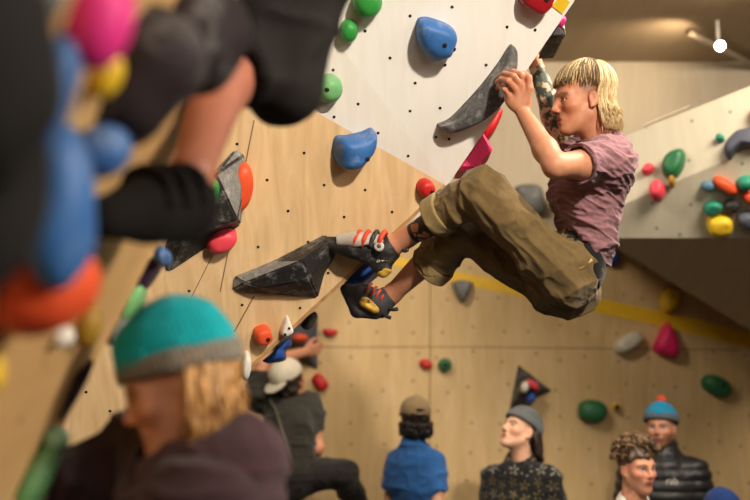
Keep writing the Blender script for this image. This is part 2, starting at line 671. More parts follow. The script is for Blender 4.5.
# ---- the boulder with the pale faces on the right
rA, rB = P(600, 238, 5.6), P(800, 238, 5.4)
rC, rD = P(606, 212, 5.55), P(800, 128, 5.0)
rE, rF = P(590, 150, 5.7), P(800, 66, 5.25)
RL = Plane.three(rA, rB, rC)
RU = Plane.three(rC, rD, rE)
rD2 = RL.hit(800, 128)
RU = Plane.three(rC, rD2, rE)
rF = RU.hit(800, 66)
rB2, rA2 = BK.hit(800, 361), BK.hit(600, 238)
RO = struct(wall('wall_right_boulder', RU, [[rC, rD2, rF, rE]], M_CREAMR))
wall('lower_face', RL, [[rA, rB, rD2, rC]], M_CREAMR, RO)
UP = Plane.three(rA, rB, rA2)
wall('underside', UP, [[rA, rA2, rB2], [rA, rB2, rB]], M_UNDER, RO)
up = V(0, 1.2, 0.05)
wall('top_face', Plane.three(rE, rF, rE + up), [[rE, rF, rF + up, rE + up]], M_CREAM, RO)
wall('end_face', Plane.three(rE, rA, rE + up), [[rE, rC, rA, rA2, rE + up]], M_CREAM, RO)
struct(strip('painted_lit_edge', RU, [(644, 125), (690, 106)], [(644, 127), (690, 107.5)], M_CREAM, 0.01))  # pale strip painted in for the lit top chamfer of the boulder

# ---- the near left wall
E1, E2 = P(172, 215, 2.1), P(15, 520, 1.8)
LW = Plane.three(E1, E2, P(-60, 300, 1.0))
le = lambda y: (172 - (y - 215) * 157 / 305.0, y)
LO = struct(wall('wall_left', LW, [[LW.hit(*le(-120)), LW.hit(*le(640)), LW.hit(-160, 640), LW.hit(-160, -120)]], M_PLYL, holes=[(44, 364), (20, 420)], hole_r=0.005))
s3 = V(-0.35, 0.7, 0)
a, b = LW.hit(*le(-120)), LW.hit(*le(640))
vs = np.array([a, b, b + s3, a + s3])
pl = Plane.three(a, b, a + s3)
mk('return_panel', vs, [(0, 1, 2, 3)], M_PLYL, LO, smooth=False, uv=np.array([pl.uv(p) for p in vs]))

# ---- ceiling track light
t = bpy.data.objects.new('track_light', None)
C.objects.link(t)
LP = P(720, 46, 6.3)
t.location = LP
t['_b'] = [float(x) for x in LP]
tag(t, 'round white spotlight glowing on the ceiling track', 'light')
M_LAMPW = mat('lamp_body_white', (214, 204, 186), 0.4, 0.02)
m, nt, bs = newmat('lamp_glow')
bs.inputs['Emission Color'].default_value = (1.0, 0.83, 0.58, 1)
bs.inputs['Emission Strength'].default_value = 60
M_GLOW = m
ax = unit(CAM + V(0.9, 0.6, -0.4) - LP)
tubes('lamp_can', [(np.array([LP - ax * .12, LP - ax * .115, LP - ax * .02, LP, LP - ax * 0.005]), [0.014, .028, .033, .033, .029])], M_LAMPW, t, sides=20)
tubes('lamp_lens', [(np.array([LP - ax * .012, LP + ax * 0.002, LP + ax * 0.006]), [0.028, .027, .012])], M_GLOW, t, sides=20)
top = V(LP[0] - ax[0] * .08, LP[1] - ax[1] * .08, 4.06)
tubes('stem', [(np.array([LP - ax * .08, top]), [0.012, 0.012])], M_LAMPW, t, sides=8)
CE = Plane(V(0, 0, 4.06), V(0, 0, -1))
k0, k1 = CE.hit(690, 33), CE.hit(790, 84)
tr = tubes('track_rail', [(np.array([k0, k0 * .5 + k1 * .5, k1]), [.026, .026, .026])], mat('track_rail_paint', (150, 132, 108), .5, .03), None, None, sides=4)
tag(tr, 'pale lighting track running along the ceiling', 'lighting track')
# ================================================================== climbing holds
def plastic(name, rgb, rough=0.45, chalk=0.0):
    return mat(name, rgb, rough, 0.07, 22, 0.25, 260, 0.4, chalk=chalk)


HC = {k: plastic('hold_' + k, *v) for k, v in dict(
    blue=((52, 104, 168), 0.5, 0.35), deep_blue=((34, 78, 158), 0.5), green=((52, 146, 62), 0.45), pale_green=((110, 172, 110), 0.5, 0.3),
    dark_green=((40, 104, 62), 0.4), red=((196, 36, 34), 0.4), dark_red=((158, 24, 32), 0.4), orange=((226, 84, 44), 0.45), pink=((222, 34, 96), 0.45),
    rose=((228, 70, 84), 0.45), yellow=((226, 186, 40), 0.45), olive=((160, 122, 36), 0.5), white=((232, 226, 214), 0.45),
    cream=((206, 200, 178), 0.5), grey=((112, 112, 108), 0.6, 0.3), slate=((78, 80, 92), 0.55), teal=((40, 136, 110), 0.5), steel=((84, 118, 140), 0.5),
    charcoal=((62, 60, 58), 0.7, 0.5), black=((36, 34, 33), 0.6, 0.25), purple=((62, 40, 64), 0.6, 0.2), plum=((40, 29, 32), 0.8, 0.3),
    mint=((150, 196, 160), 0.5), hot_pink=((232, 52, 140), 0.5)).items()}
HC['soot'] = plastic('volume_soot_black', (24, 21, 20), .9)
HC['stone'] = mat('hold_stone_grey', (92, 91, 90), 0.75, 0.4, 60, 0.6, 120, 0.3, chalk=0.6)
HC['wood_black'] = mat('volume_black_grit', (40, 38, 37), 0.6, 0.3, 90, 0.5, 220, 0.4, chalk=0.6)
HC['grit_grey'] = mat('volume_grey_grit', (124, 122, 118), 0.75, 0.25, 90, 0.5, 220, 0.3, chalk=0.6)


def egg(cx, cy, rx, ry, rot=0, n=28, sq=2.0, taper=0.0):
    out = []
    c, s = cos(radians(rot)), sin(radians(rot))
    for i in range(n):
        a = -2 * pi * i / n
        x = np.sign(cos(a)) * abs(cos(a)) ** (2 / sq)
        y = np.sign(sin(a)) * abs(sin(a)) ** (2 / sq)
        x, y = x * rx, y * ry * (1 + taper * x)
        out.append((cx + x * c - y * s, cy + x * s + y * c))
    return out


def zz(ox, oy, f, *pts):
    return [(ox + x / f, oy + y / f) for x, y in pts]


def dense(pts, n=40):
    """closed smooth outline"""
    p = np.array(pts, float)
    m = len(p)
    out = []
    k = max(2, n // m)
    for i in range(m):
        a, b, c, d = p[i - 1], p[i], p[(i + 1) % m], p[(i + 2) % m]
        for t in np.linspace(0, 1, k, endpoint=False):
            out.append(0.5 * (2 * b + (c - a) * t + (2 * a - 5 * b + 4 * c - d) * t * t + (3 * b - a - 3 * c + d) * t ** 3))
    return out


def hold(name, label, pl, outline, H, m, apex=(0, 0), p=0.8, q=0.8, amp=0.05, bolts=((0, 0),), group=None, seed=1, freq=9.0, cat='climbing hold', lift=0.0, steps=9, bolt_r=0.008, mid=0.35):
    """a domed hold: outline (photo pixels) on wall plane pl, rising H metres; bolts in pixels from the centre"""
    pl2 = Plane(pl.o + pl.n * lift, pl.n)
    pm = Plane(pl2.o + pl2.n * H * mid, pl2.n)
    uv = np.array([pm.uv(pm.hit(x, y)) for x, y in outline])
    cpx = np.mean(np.array(outline), 0)
    c = pm.uv(pm.hit(cpx[0] + apex[0], cpx[1] + apex[1]))
    size = np.abs(uv - c).max()
    vs, fs = [], []
    n = len(uv)
    ar = 0.5 * np.sum(uv[:, 0] * np.roll(uv[:, 1], -1) - uv[:, 1] * np.roll(uv[:, 0], -1))
    if ar < 0:
        uv = uv[::-1]
    vs += [pl2.w(a, b, -0.006 - lift * 0.0) for a, b in uv]
    for k in range(steps):
        t = k / steps
        s, h = cos(t * pi / 2) ** p, sin(t * pi / 2) ** q
        for a, b in uv:
            w = c + (np.array([a, b]) - c) * s
            vs.append(pl2.w(w[0], w[1], H * h))
    vs.append(pl2.w(c[0], c[1], H))
    vs = np.array(vs)
    nz = noise(vs, freq, seed) * 0.65 + noise(vs, freq * 2.3, seed + 5) * 0.35
    rad = vs - (pl2.w(c[0], c[1], H * 0.2))
    wgt = np.clip(((vs - pl2.o) @ pl2.n) / max(H, 1e-3) * 2, 0, 1)
    vs = vs + rad * (amp * nz * wgt)[:, None] * 2
    for k in range(steps):
        for i in range(n):
            j = (i + 1) % n
            fs.append((k * n + i, k * n + j, (k + 1) * n + j, (k + 1) * n + i))
    tp = len(vs) - 1
    for i in range(n):
        fs.append((steps * n + i, steps * n + (i + 1) % n, tp))
    o = mk(name, vs, fs, m, None, pl2.w(c[0], c[1], 0), True)
    tag(o, label, cat, group)
    for bx, by in bolts:
        r = pm.uv(pm.hit(cpx[0] + apex[0] + bx, cpx[1] + apex[1] + by)) - c
        q0 = pl2.w(c[0] + r[0], c[1] + r[1])
        f = np.linalg.norm(r) / max(size, 1e-6)
        hh = H * max(0.15, (1 - min(f, 0.98) ** 2) ** 0.5)
        ctr = q0 + pl2.n * hh
        nn = unit(pl2.n + (pl2.u * r[0] + pl2.v * r[1]) / size * 0.8)
        tubes('bolt_hole', [(np.array([ctr - nn * .012, ctr + nn * .0035, ctr + nn * .0045]), [bolt_r, bolt_r, bolt_r * .5])], M_HOLE, o, sides=12)
    return o


def slab(name, label, outline, d, thick, m, group=None, cat='climbing hold', bev=0.012, skew=(0, 0), smooth=False):
    """a solid with its front outline d metres away (standing out past the edge it is bolted behind), thick metres deep"""
    f = np.array([P(x, y, d) for x, y in outline])
    c = f.mean(0)
    n = len(f)
    e = [f + V(0, thick, 0) + V(skew[0], 0, skew[1]), f + V(0, bev * 1.2, 0), c + (f - c) * (1 - bev / max(np.linalg.norm(f - c, axis=1).mean(), 1e-3))]
    vs = np.concatenate(e)
    fs = [tuple(range(n))]
    for k in range(2):
        for i in range(n):
            j = (i + 1) % n
            fs.append((k * n + i, (k + 1) * n + i, (k + 1) * n + j, k * n + j))
    fs.append(tuple(range(2 * n, 3 * n))[::-1])
    o = mk(name, vs, fs, m, None, None, smooth)
    bm = bmesh.new()
    bm.from_mesh(o.data)
    bmesh.ops.recalc_face_normals(bm, faces=bm.faces)
    bm.to_mesh(o.data)
    bm.free()
    return tag(o, label, cat, group)


def volume(name, label, pl, pts, faces, mats, midx, cat='climbing volume', group=None, bevel=0.006):
    """a faceted plywood volume: pts are (pixel x, pixel y, height off the wall)"""
    vs = []
    for x, y, h in pts:
        p2 = Plane(pl.o + pl.n * h, pl.n)
        vs.append(p2.hit(x, y))
    o = mk(name, np.array(vs), faces, None, smooth=False, mats=mats, midx=midx)
    bm = bmesh.new()
    bm.from_mesh(o.data)
    bmesh.ops.recalc_face_normals(bm, faces=bm.faces)
    bmesh.ops.bevel(bm, geom=bm.edges[:], offset=bevel, segments=2, affect='EDGES')
    bm.to_mesh(o.data)
    bm.free()
    return tag(o, label, cat, group)


# ---------------------------------------------------------------- main wall
G1 = 'holds on the main wall'
hold('climbing_hold', 'large blue rounded hold high on the white panel', WU,
     dense(zz(330, 0, 2.94, (262, 60), (280, 55), (300, 58), (330, 68), (355, 80), (372, 98), (375, 120), (365, 145), (355, 165), (330, 175), (305, 178), (280, 160), (262, 135), (254, 105), (255, 80))),
     0.085, HC['blue'], (2, -2), 0.55, 0.75, 0.06, ((4, 5), (14, 11)), G1, 3)
hold('climbing_hold', 'blue scooped hold where white panel meets plywood', PL,
     dense(zz(330, 0, 2.94, (15, 430), (25, 405), (55, 402), (100, 392), (128, 380), (138, 395), (130, 430), (110, 465), (85, 490), (55, 497), (30, 490), (18, 465))),
     0.10, HC['blue'], (2, 3), 0.5, 0.7, 0.07, ((5, 4),), G1, 4)
hold('climbing_hold', 'pale green round hold beside black shorts at white panel edge', WL, egg(330, 89, 13, 15, 20), 0.07, HC['pale_green'], (0, 0), 0.6, 0.8, 0.05, ((-6, -1),), G1, 5)
hold('climbing_hold', 'upper of two bright green ball holds at top edge', WU, egg(368, 3, 15, 16), 0.07, HC['green'], (0, 0), 0.6, 0.8, 0.05, (), G1, 6)
hold('climbing_hold', 'lower smaller bright green ball hold on white panel', WU, egg(349, 31, 9, 11), 0.05, HC['green'], (0, 0), 0.6, 0.8, 0.05, (), G1, 7)
hold('climbing_hold', 'dark red hold cut off by the top of the photo', WU, dense([(520, 2), (526, 7), (534, 12), (541, 14), (547, 10), (551, 5), (554, -6), (545, -14), (522, -12)]), 0.06, HC['dark_red'], (2, -3), 0.35, 0.7, 0.02, ((4, -2),), G1, 8)
tag(strip('route_tag', WU, [(552, 6), (560, -6)], [(562, 14), (570, 2)], HC['yellow'], 0.003), 'yellow square route tag beside dark red hold', 'route tag')
hold('climbing_hold', 'small round red hold near the plywood edge', PL, egg(426, 188, 8.5, 9), 0.05, HC['red'], (1, 1), 0.5, 0.7, 0.04, ((2, 1),), G1, 9)
hold('climbing_hold', 'long dark grey crescent hold gripped by the climber', WU,
     dense(zz(400, 30, 2.94, (112, 285), (120, 280), (150, 265), (190, 225), (240, 170), (290, 105), (320, 58), (332, 48), (343, 60), (345, 85), (342, 115), (335, 150), (318, 185), (295, 215), (265, 245), (230, 270), (190, 290), (150, 303), (125, 303)), 60),
     0.075, HC['stone'], (4, 4), 0.55, 0.6, 0.03, (), G1, 10, steps=12)
# black volume under the foot
f = lambda *p: [(220 + x / 2.5, 200 + y / 2.5, h) for x, y, h in p]
volume('climbing_volume', 'long black faceted volume under the climbing shoe', PL,
       f((28, 228, 0), (32, 190, 0), (130, 152, 0), (262, 84, 0), (302, 122, 0), (262, 185, 0), (246, 246, 0),
         (62, 208, .05), (205, 150, .12), (262, 112, .09), (225, 200, .10), (110, 222, .06)),
       [(0, 1, 7), (1, 2, 8, 7), (2, 3, 9, 8), (3, 4, 9), (4, 5, 10, 9), (5, 6, 10), (8, 9, 10), (7, 8, 10, 11), (0, 7, 11), (6, 0, 11, 10), (6, 5, 4, 3, 2, 1, 0)],
       [HC['wood_black'], HC['grit_grey']], [1, 1] + [0] * 9, group='black volumes on the main wall')
f = lambda *p: [(100 + x / 2.5, 100 + y / 2.5, h) for x, y, h in p]
volume('climbing_volume', 'big black and grey pyramid volume beside the dangling dark shoe', PL,
       f((340, 120, 0), (364, 136, 0), (364, 205, 0), (352, 312, .0), (172, 434, 0), (158, 424, 0), (160, 360, 0), (245, 220, 0),
         (290, 185, .12), (344, 300, .13), (205, 345, .07)),
       [(0, 1, 8), (1, 2, 9, 8), (2, 3, 9), (3, 4, 10, 9), (4, 5, 10), (5, 6, 10), (6, 7, 8, 10), (7, 0, 8), (8, 9, 10), (7, 6, 5, 4, 3, 2, 1, 0)],
       [HC['wood_black'], HC['grit_grey']], [1, 1, 1, 0, 0, 0, 0, 1, 0, 0], group='black volumes on the main wall')
hold('climbing_hold', 'orange disc hold behind right edge of pyramid volume', PL, egg(241, 187, 12, 25, 8), 0.06, HC['orange'], (0, 0), 0.4, 0.7, 0.02, (), G1, 11)
hold('climbing_hold', 'pinkish red hold peeking out below the pyramid volume', PL, egg(222, 241, 17, 11, -28), 0.06, HC['rose'], (0, 0), 0.5, 0.7, 0.03, (), G1, 12)
hold('climbing_hold', 'small green hold with white chip on the pyramid volume', PL, egg(211, 192, 8, 15, 12), 0.06, HC['green'], (0, 0), 0.5, 0.7, 0.03, ((0, 11),), G1, 13, lift=0.085)
hold('climbing_hold', 'orange red knob hold low on plywood beside white triangle', PL, egg(263, 335, 9, 8.5, -20, sq=2.6), 0.055, HC['orange'], (1, 0), 0.4, 0.6, 0.05, ((2, 1),), G1, 14)
hold('climbing_hold', 'small white triangular hold low on plywood', PL, dense([(287, 316), (291, 324), (293, 331), (287, 335), (281, 335), (281, 328)]), 0.035, HC['white'], (0, 2), 0.4, 0.7, 0.02, ((-3, 2), (1, -4)), G1, 15, bolt_r=0.005)
hold('climbing_hold', 'small white oblong hold beside the blond hair', PL, egg(246, 366, 5, 14, 6), 0.045, HC['white'], (0, 0), 0.5, 0.7, 0.02, (), G1, 16)
# holds on the hidden faces round the edge, standing out past it
slab('climbing_hold', 'flat magenta fin hold sticking out past white edge', [(457, 169), (484, 132), (493, 147), (492, 151), (481, 163), (479, 169)], 3.72, 0.16, HC['pink'], G1)
slab('climbing_hold', 'ribbed red hold behind the edge above magenta fin', dense([(484, 131), (491, 116), (500, 107), (503, 112), (496, 127), (487, 136)], 24), 3.8, 0.12, HC['red'], G1, smooth=True)
slab('climbing_volume', 'black corner volume sticking out by the top edge', [(548, 37), (558, 22), (566, 34), (564, 36)], 3.5, 0.22, HC['black'], 'volumes round the edges', 'climbing volume')
slab('climbing_hold', 'white wedge hold on the black corner volume', [(557, 23), (564, 16), (566.5, 33)], 3.53, 0.1, HC['white'], G1)
slab('climbing_hold', 'tiny pink hold above the black corner volume', dense([(558, 23), (562, 16), (565, 14), (567, 19), (562, 24)], 20), 3.48, 0.08, HC['hot_pink'], G1, smooth=True)
slab('climbing_hold', 'blue hold behind plywood edge between two climbing shoes', [(341, 286), (366, 257), (379, 269), (364, 282)], 3.85, 0.2, HC['deep_blue'], G1)
slab('climbing_hold', 'black hold under the plywood edge above grey volume', dense([(300, 325), (307, 316), (315, 311), (315, 318), (307, 327)], 24), 3.85, 0.12, HC['black'], G1, smooth=True)
slab('climbing_hold', 'blue lumpy hold under plywood edge above cream cap', dense([(262, 361), (270, 354), (280, 344), (288, 338), (288, 344), (283, 349), (282, 358), (271, 361)], 32), 3.8, 0.15, HC['deep_blue'], G1, smooth=True)

# ---------------------------------------------------------------- near left wall
G2 = 'holds on the near left wall'


def lumps(name, label, parts, m, seed=1, amp=.006, hh=.006, cat='climbing hold', freq=16):
    """a lumpy hold bolted to the near left wall: ellipsoids (px, py, rx, ry, turn, stand-off), radii in photo pixels"""
    pr, cs = [], []
    for (x, y, rx, ry, rot, c) in parts:
        r = P(x, y, 1.0) - CAM
        rm = min(rx, ry)
        d = -(LW.n @ (CAM - LW.o)) / (LW.n @ r - c * rm / FPX)
        ctr = P(x, y, d)
        a = radians(rot)
        ri, up_ = V(1, 0, 0), V(0, -sin(TH), cos(TH))
        R = np.stack([ri * cos(a) - up_ * sin(a), ri * sin(a) + up_ * cos(a), V(0, cos(TH), sin(TH))], 1)
        pr.append(ell(ctr, V(rx, ry, rm * 1.15) * d / FPX, R, .03))
        cs.append((ctr, d))
    o = body(name, pr, hh, m, None, cs[0][0], lambda v, n: amp * noise(v, freq, seed))
    return tag(o, label, cat, G2), cs


lumps('climbing_volume', 'big blurred black volume at the upper left border', [(-16, 60, 78, 120, 0, .25), (-24, 170, 70, 125, 0, .25)], HC['soot'], 20, cat='climbing volume')
lumps('climbing_hold', 'grey blurred hold at the very top left border', [(36, -6, 34, 34, 0, .4)], HC['grey'], 19)
lumps('climbing_volume', 'dark plum volume with chalk streak behind the bare calf', [(150, 62, 58, 52, 10, .3), (194, 36, 54, 62, 0, .3), (128, 100, 42, 42, 0, .3)], HC['plum'], 21, .008, cat='climbing volume')
lumps('climbing_hold', 'long blue lumpy hold standing tall above the orange one', [(54, 96, 23, 62, 14, .6), (60, 205, 38, 84, 2, .6), (66, 262, 22, 32, -8, .8)], HC['blue'], 22, .008)
lumps('climbing_hold', 'round dark blue knob hold jutting beside the tall blue hold', [(99, 152, 32, 25, -25, .8)], HC['blue'], 23)
lumps('climbing_hold', 'large round orange hold under the tall blue hold', [(38, 288, 60, 50, -12, .35)], HC['orange'], 24)
lumps('climbing_hold', 'bright pink egg shaped hold at the top left', [(103, 14, 32, 58, 12, .7)], HC['hot_pink'], 25, .004)
lumps('climbing_hold', 'yellow hold tucked under the bright pink hold', [(105, 76, 17, 27, 28, .7)], HC['yellow'], 26, .003)
lumps('climbing_hold', 'small round white hold below the orange hold', [(60, 337, 14, 12, -15, .5)], HC['white'], 27, .003, .004)
lumps('climbing_hold', 'olive yellow round hold beside small white hold', [(87, 325, 14, 24, 12, .5)], HC['olive'], 28, .003, .004)
lumps('climbing_hold', 'yellow hold cut off by left border', [(-6, 372, 12, 20, 0, .5)], HC['yellow'], 29, .003, .004)
go, gc = lumps('climbing_hold', 'long green hold with mint tip at lower left', [(40, 470, 15, 46, 28, .5), (24, 500, 15, 30, 28, .5)], HC['pale_green'], 30, .004)
c_, d_ = gc[0]
body('chalky_tip', [ell(P(56, 440, d_), V(13, 16, 13) * d_ / FPX, None, .01)], .004, HC['mint'], go, None, lambda v, n: .003 * noise(v, 20, 4))
lumps('climbing_hold', 'dark purple strip hold along the lower left edge', [(75, 390, 7, 36, 30, .5)], HC['purple'], 31, .003, .004)
slab('climbing_hold', 'tiny blue hold at the upper tip of left edge', egg(159, 254, 7, 9, n=18), 2.2, 0.07, HC['blue'], G2, smooth=True)
slab('climbing_hold', 'dark slate hold just under the tiny blue tip hold', dense([(158, 258), (152, 270), (142, 284), (134, 288), (140, 270), (150, 256)], 24), 2.25, 0.07, HC['purple'], G2, smooth=True)
slab('climbing_hold', 'muted green hold on left edge above teal beanie', dense([(140, 286), (137, 300), (128, 316), (117, 322), (122, 302), (132, 288)], 24), 2.15, 0.07, HC['pale_green'], G2, smooth=True)
slab('climbing_hold', 'grey hold on left edge touching the teal beanie', dense([(124, 318), (122, 332), (112, 344), (104, 342), (110, 324)], 24), 2.1, 0.07, HC['grey'], G2, smooth=True)

# ---------------------------------------------------------------- back wall
G3 = 'holds on the back wall'
for lab, o, H, c, bl in (
    ('grey wedge hold under the yellow stripe by the knee', dense([(454, 281), (471, 281), (472, 287), (465, 301), (460, 301), (454, 290)]), .10, 'grey', ()),
    ('yellow egg hold just above the yellow stripe', egg(670, 300, 9, 13, 15), .10, 'yellow', ((2, -2),)),
    ('cream sausage shaped hold under the yellow stripe', egg(629, 343, 16, 8.5, -32, sq=2.5), .10, 'cream', ()),
    ('crimson triangular hold below the yellow stripe', dense([(664, 325), (669, 323), (677, 339), (679, 353), (673, 358), (659, 354), (654, 348), (659, 335)]), .12, 'pink', ()),
    ('dark green pill hold above the blue bobble hat', egg(717, 386, 16, 9.5, 28, sq=2.3), .09, 'dark_green', ((4, 0),)),
    ('small round green hold beside small red hold', egg(445, 365, 7, 7), .07, 'dark_green', ((0, 0),)),
    ('small red hold beside small round green hold', egg(426, 364, 7, 5, 20), .05, 'red', ()),
    ('large dark green oval hold between grey and blue beanies', egg(593, 411, 15, 11.5, 8, sq=2.3), .11, 'dark_green', ()),
    ('tiny yellow hold beside the dark green oval', egg(616, 407, 4, 4), .05, 'yellow', ((0, 0),)),
    ('small red wedge hold right of dark grey volume', dense([(323, 329), (337, 330), (335, 335), (327, 336)]), .05, 'red', ()),
    ('red brick shaped hold above the cream cap wearer', egg(320, 382, 9, 6, 50, sq=3.2), .07, 'red', ()),
    ('blue hold showing behind the mauve shirt back', egg(611, 258, 8, 8), .09, 'deep_blue', ()),
    ('grey hold high on the cream wall behind trousers', dense([(516, 186), (538, 185), (544, 200), (546, 214), (530, 214), (519, 200)]), .12, 'grey', ()),
):
    hold('climbing_hold', lab, BK, o, H, HC[c], (0, 0), 0.5, 0.75, 0.04, bl, G3, len(lab), 7.0, bolt_r=0.016)
tv = volume('climbing_volume', 'dark triangular volume above the grey beanie', BK, [(518, 364, 0), (553, 391, 0), (509, 411, 0), (522, 388, .16)],
            [(0, 1, 3), (1, 2, 3), (2, 0, 3), (2, 1, 0)], [HC['charcoal']], [0] * 4, group='volumes on the back wall')
for lab, o, c, lf in (('pink patch hold on the dark triangular volume', egg(533, 385, 8, 4, 40), 'rose', .11), ('small white hold on the dark triangular volume', egg(525, 387, 4, 6, 10), 'white', .13),
                      ('small blue hold on the dark triangular volume', egg(531, 398, 5, 6, 20), 'deep_blue', .09)):
    hold('climbing_hold', lab, BK, o, .06, HC[c], (0, 0), .5, .75, .03, (), 'holds on the triangular volume', 3, lift=lf)
gv = volume('climbing_volume', 'dark grey volume behind plywood edge near cream cap', BK,
            [(262, 345, 0), (290, 326, 0), (318, 312, 0), (318, 371, 0), (298, 360, 0), (300, 340, .2)],
            [(0, 1, 5), (1, 2, 5), (2, 3, 5), (3, 4, 5), (4, 0, 5), (4, 3, 2, 1, 0)], [HC['slate']], [0] * 6, group='volumes on the back wall')
hold('climbing_hold', 'orange hold on the dark grey volume above hand', BK, egg(300, 338, 8, 4.5, 0), .07, HC['orange'], (0, 0), .5, .75, .03, (), G3, 5, lift=.18)

# ---------------------------------------------------------------- right boulder
G4 = 'holds on the right boulder'
for lab, pl_, o, H, c, bl in (
    ('small pink hold left of the green leaf hold', RU, egg(648, 169, 7, 4.5, -35), .05, 'rose', ()),
    ('pink egg hold below the green leaf hold', RU, egg(657, 190, 7.5, 10, 15), .08, 'rose', ()),
    ('large dark green leaf shaped hold', RU, dense([(682, 149), (685, 156), (682, 168), (675, 177), (668, 178), (662, 172), (664, 160), (672, 151)]), .08, 'dark_green', ()),
    ('small olive stub hold under the green leaf hold', RU, egg(672, 181, 3, 5, 10), .06, 'olive', ()),
    ('tiny teal knob hold on the upper pale face', RU, egg(720, 138, 4.5, 4), .05, 'teal', ()),
    ('slate blue hooked hold cut by right border', RU, dense([(760, 126), (748, 128), (735, 133), (725, 144), (724, 153), (729, 158), (735, 152), (744, 147), (760, 146)]), .08, 'slate', ()),
    ('steel blue knob hold left of the orange bar', RL, egg(708, 186, 7, 5), .05, 'steel', ()),
    ('long orange bar hold on the lower pale face', RL, egg(726, 186, 14, 6, 32, sq=2.4), .07, 'orange', ()),
    ('green crumpled hold right of the orange bar', RL, egg(745, 183, 9, 6.5, -20), .07, 'teal', ()),
    ('green crumpled hold left of the dark round hold', RL, egg(713, 208, 10, 6.5, -10), .07, 'teal', ()),
    ('dark brown round hold above the yellow block', RL, egg(732, 206, 8.5, 6.5), .06, 'black', ()),
    ('short orange hold cut by right border', RL, egg(751, 198, 10, 6, 20), .06, 'orange', ()),
    ('big yellow block hold at bottom of pale face', RL, egg(720, 226, 13, 10.5, 0, sq=2.6), .09, 'yellow', ()),
    ('dark grey hold cut by right border beside yellow block', RL, dense([(737, 216), (748, 212), (765, 220), (765, 236), (750, 230), (740, 226)]), .08, 'slate', ()),
    ('dark yellow hold under the lip at right border', UP, egg(750, 249, 10, 6, 10), .06, 'olive', ()),
    ('red hold at the right border above slate hook', RU, egg(756, 115, 6, 9), .06, 'red', ()),
):
    am = .16 if 'crumpled' in lab else .04
    hold('climbing_hold', lab, pl_, o, H, HC[c], (0, 0), .5, .75, am, bl, G4, len(lab) + 3, 12.0)
# ================================================================== people: shared pieces
M_SKIN = vmat('skin', 0.5, 0.35, 0.12, 260, 0.08, var=0.07, scale=40)
M_HAIR = vmat('hair_strands', 0.45, 0.5, 0.0, var=0.18, scale=150)
M_CLOTH = vmat('dyed_cloth', 0.85, 0.2, 0.35, 500, sheen=0.15, var=0.1, scale=60)


def frame(yaw, pitch, roll=0.0):
    """columns forward, left, up; yaw 0 looks along -Y (at the camera), 90 looks along -X"""
    a = radians(yaw)
    f = V(-sin(a), -cos(a), 0)
    l = V(cos(a), -sin(a), 0)
    u = V(0, 0, 1)
    p = radians(pitch)
    f, u = f * cos(p) + u * sin(p), u * cos(p) - f * sin(p)
    r = radians(roll)
    l, u = l * cos(r) + u * sin(r), u * cos(r) - l * sin(r)
    return np.stack([f, l, u], 1)


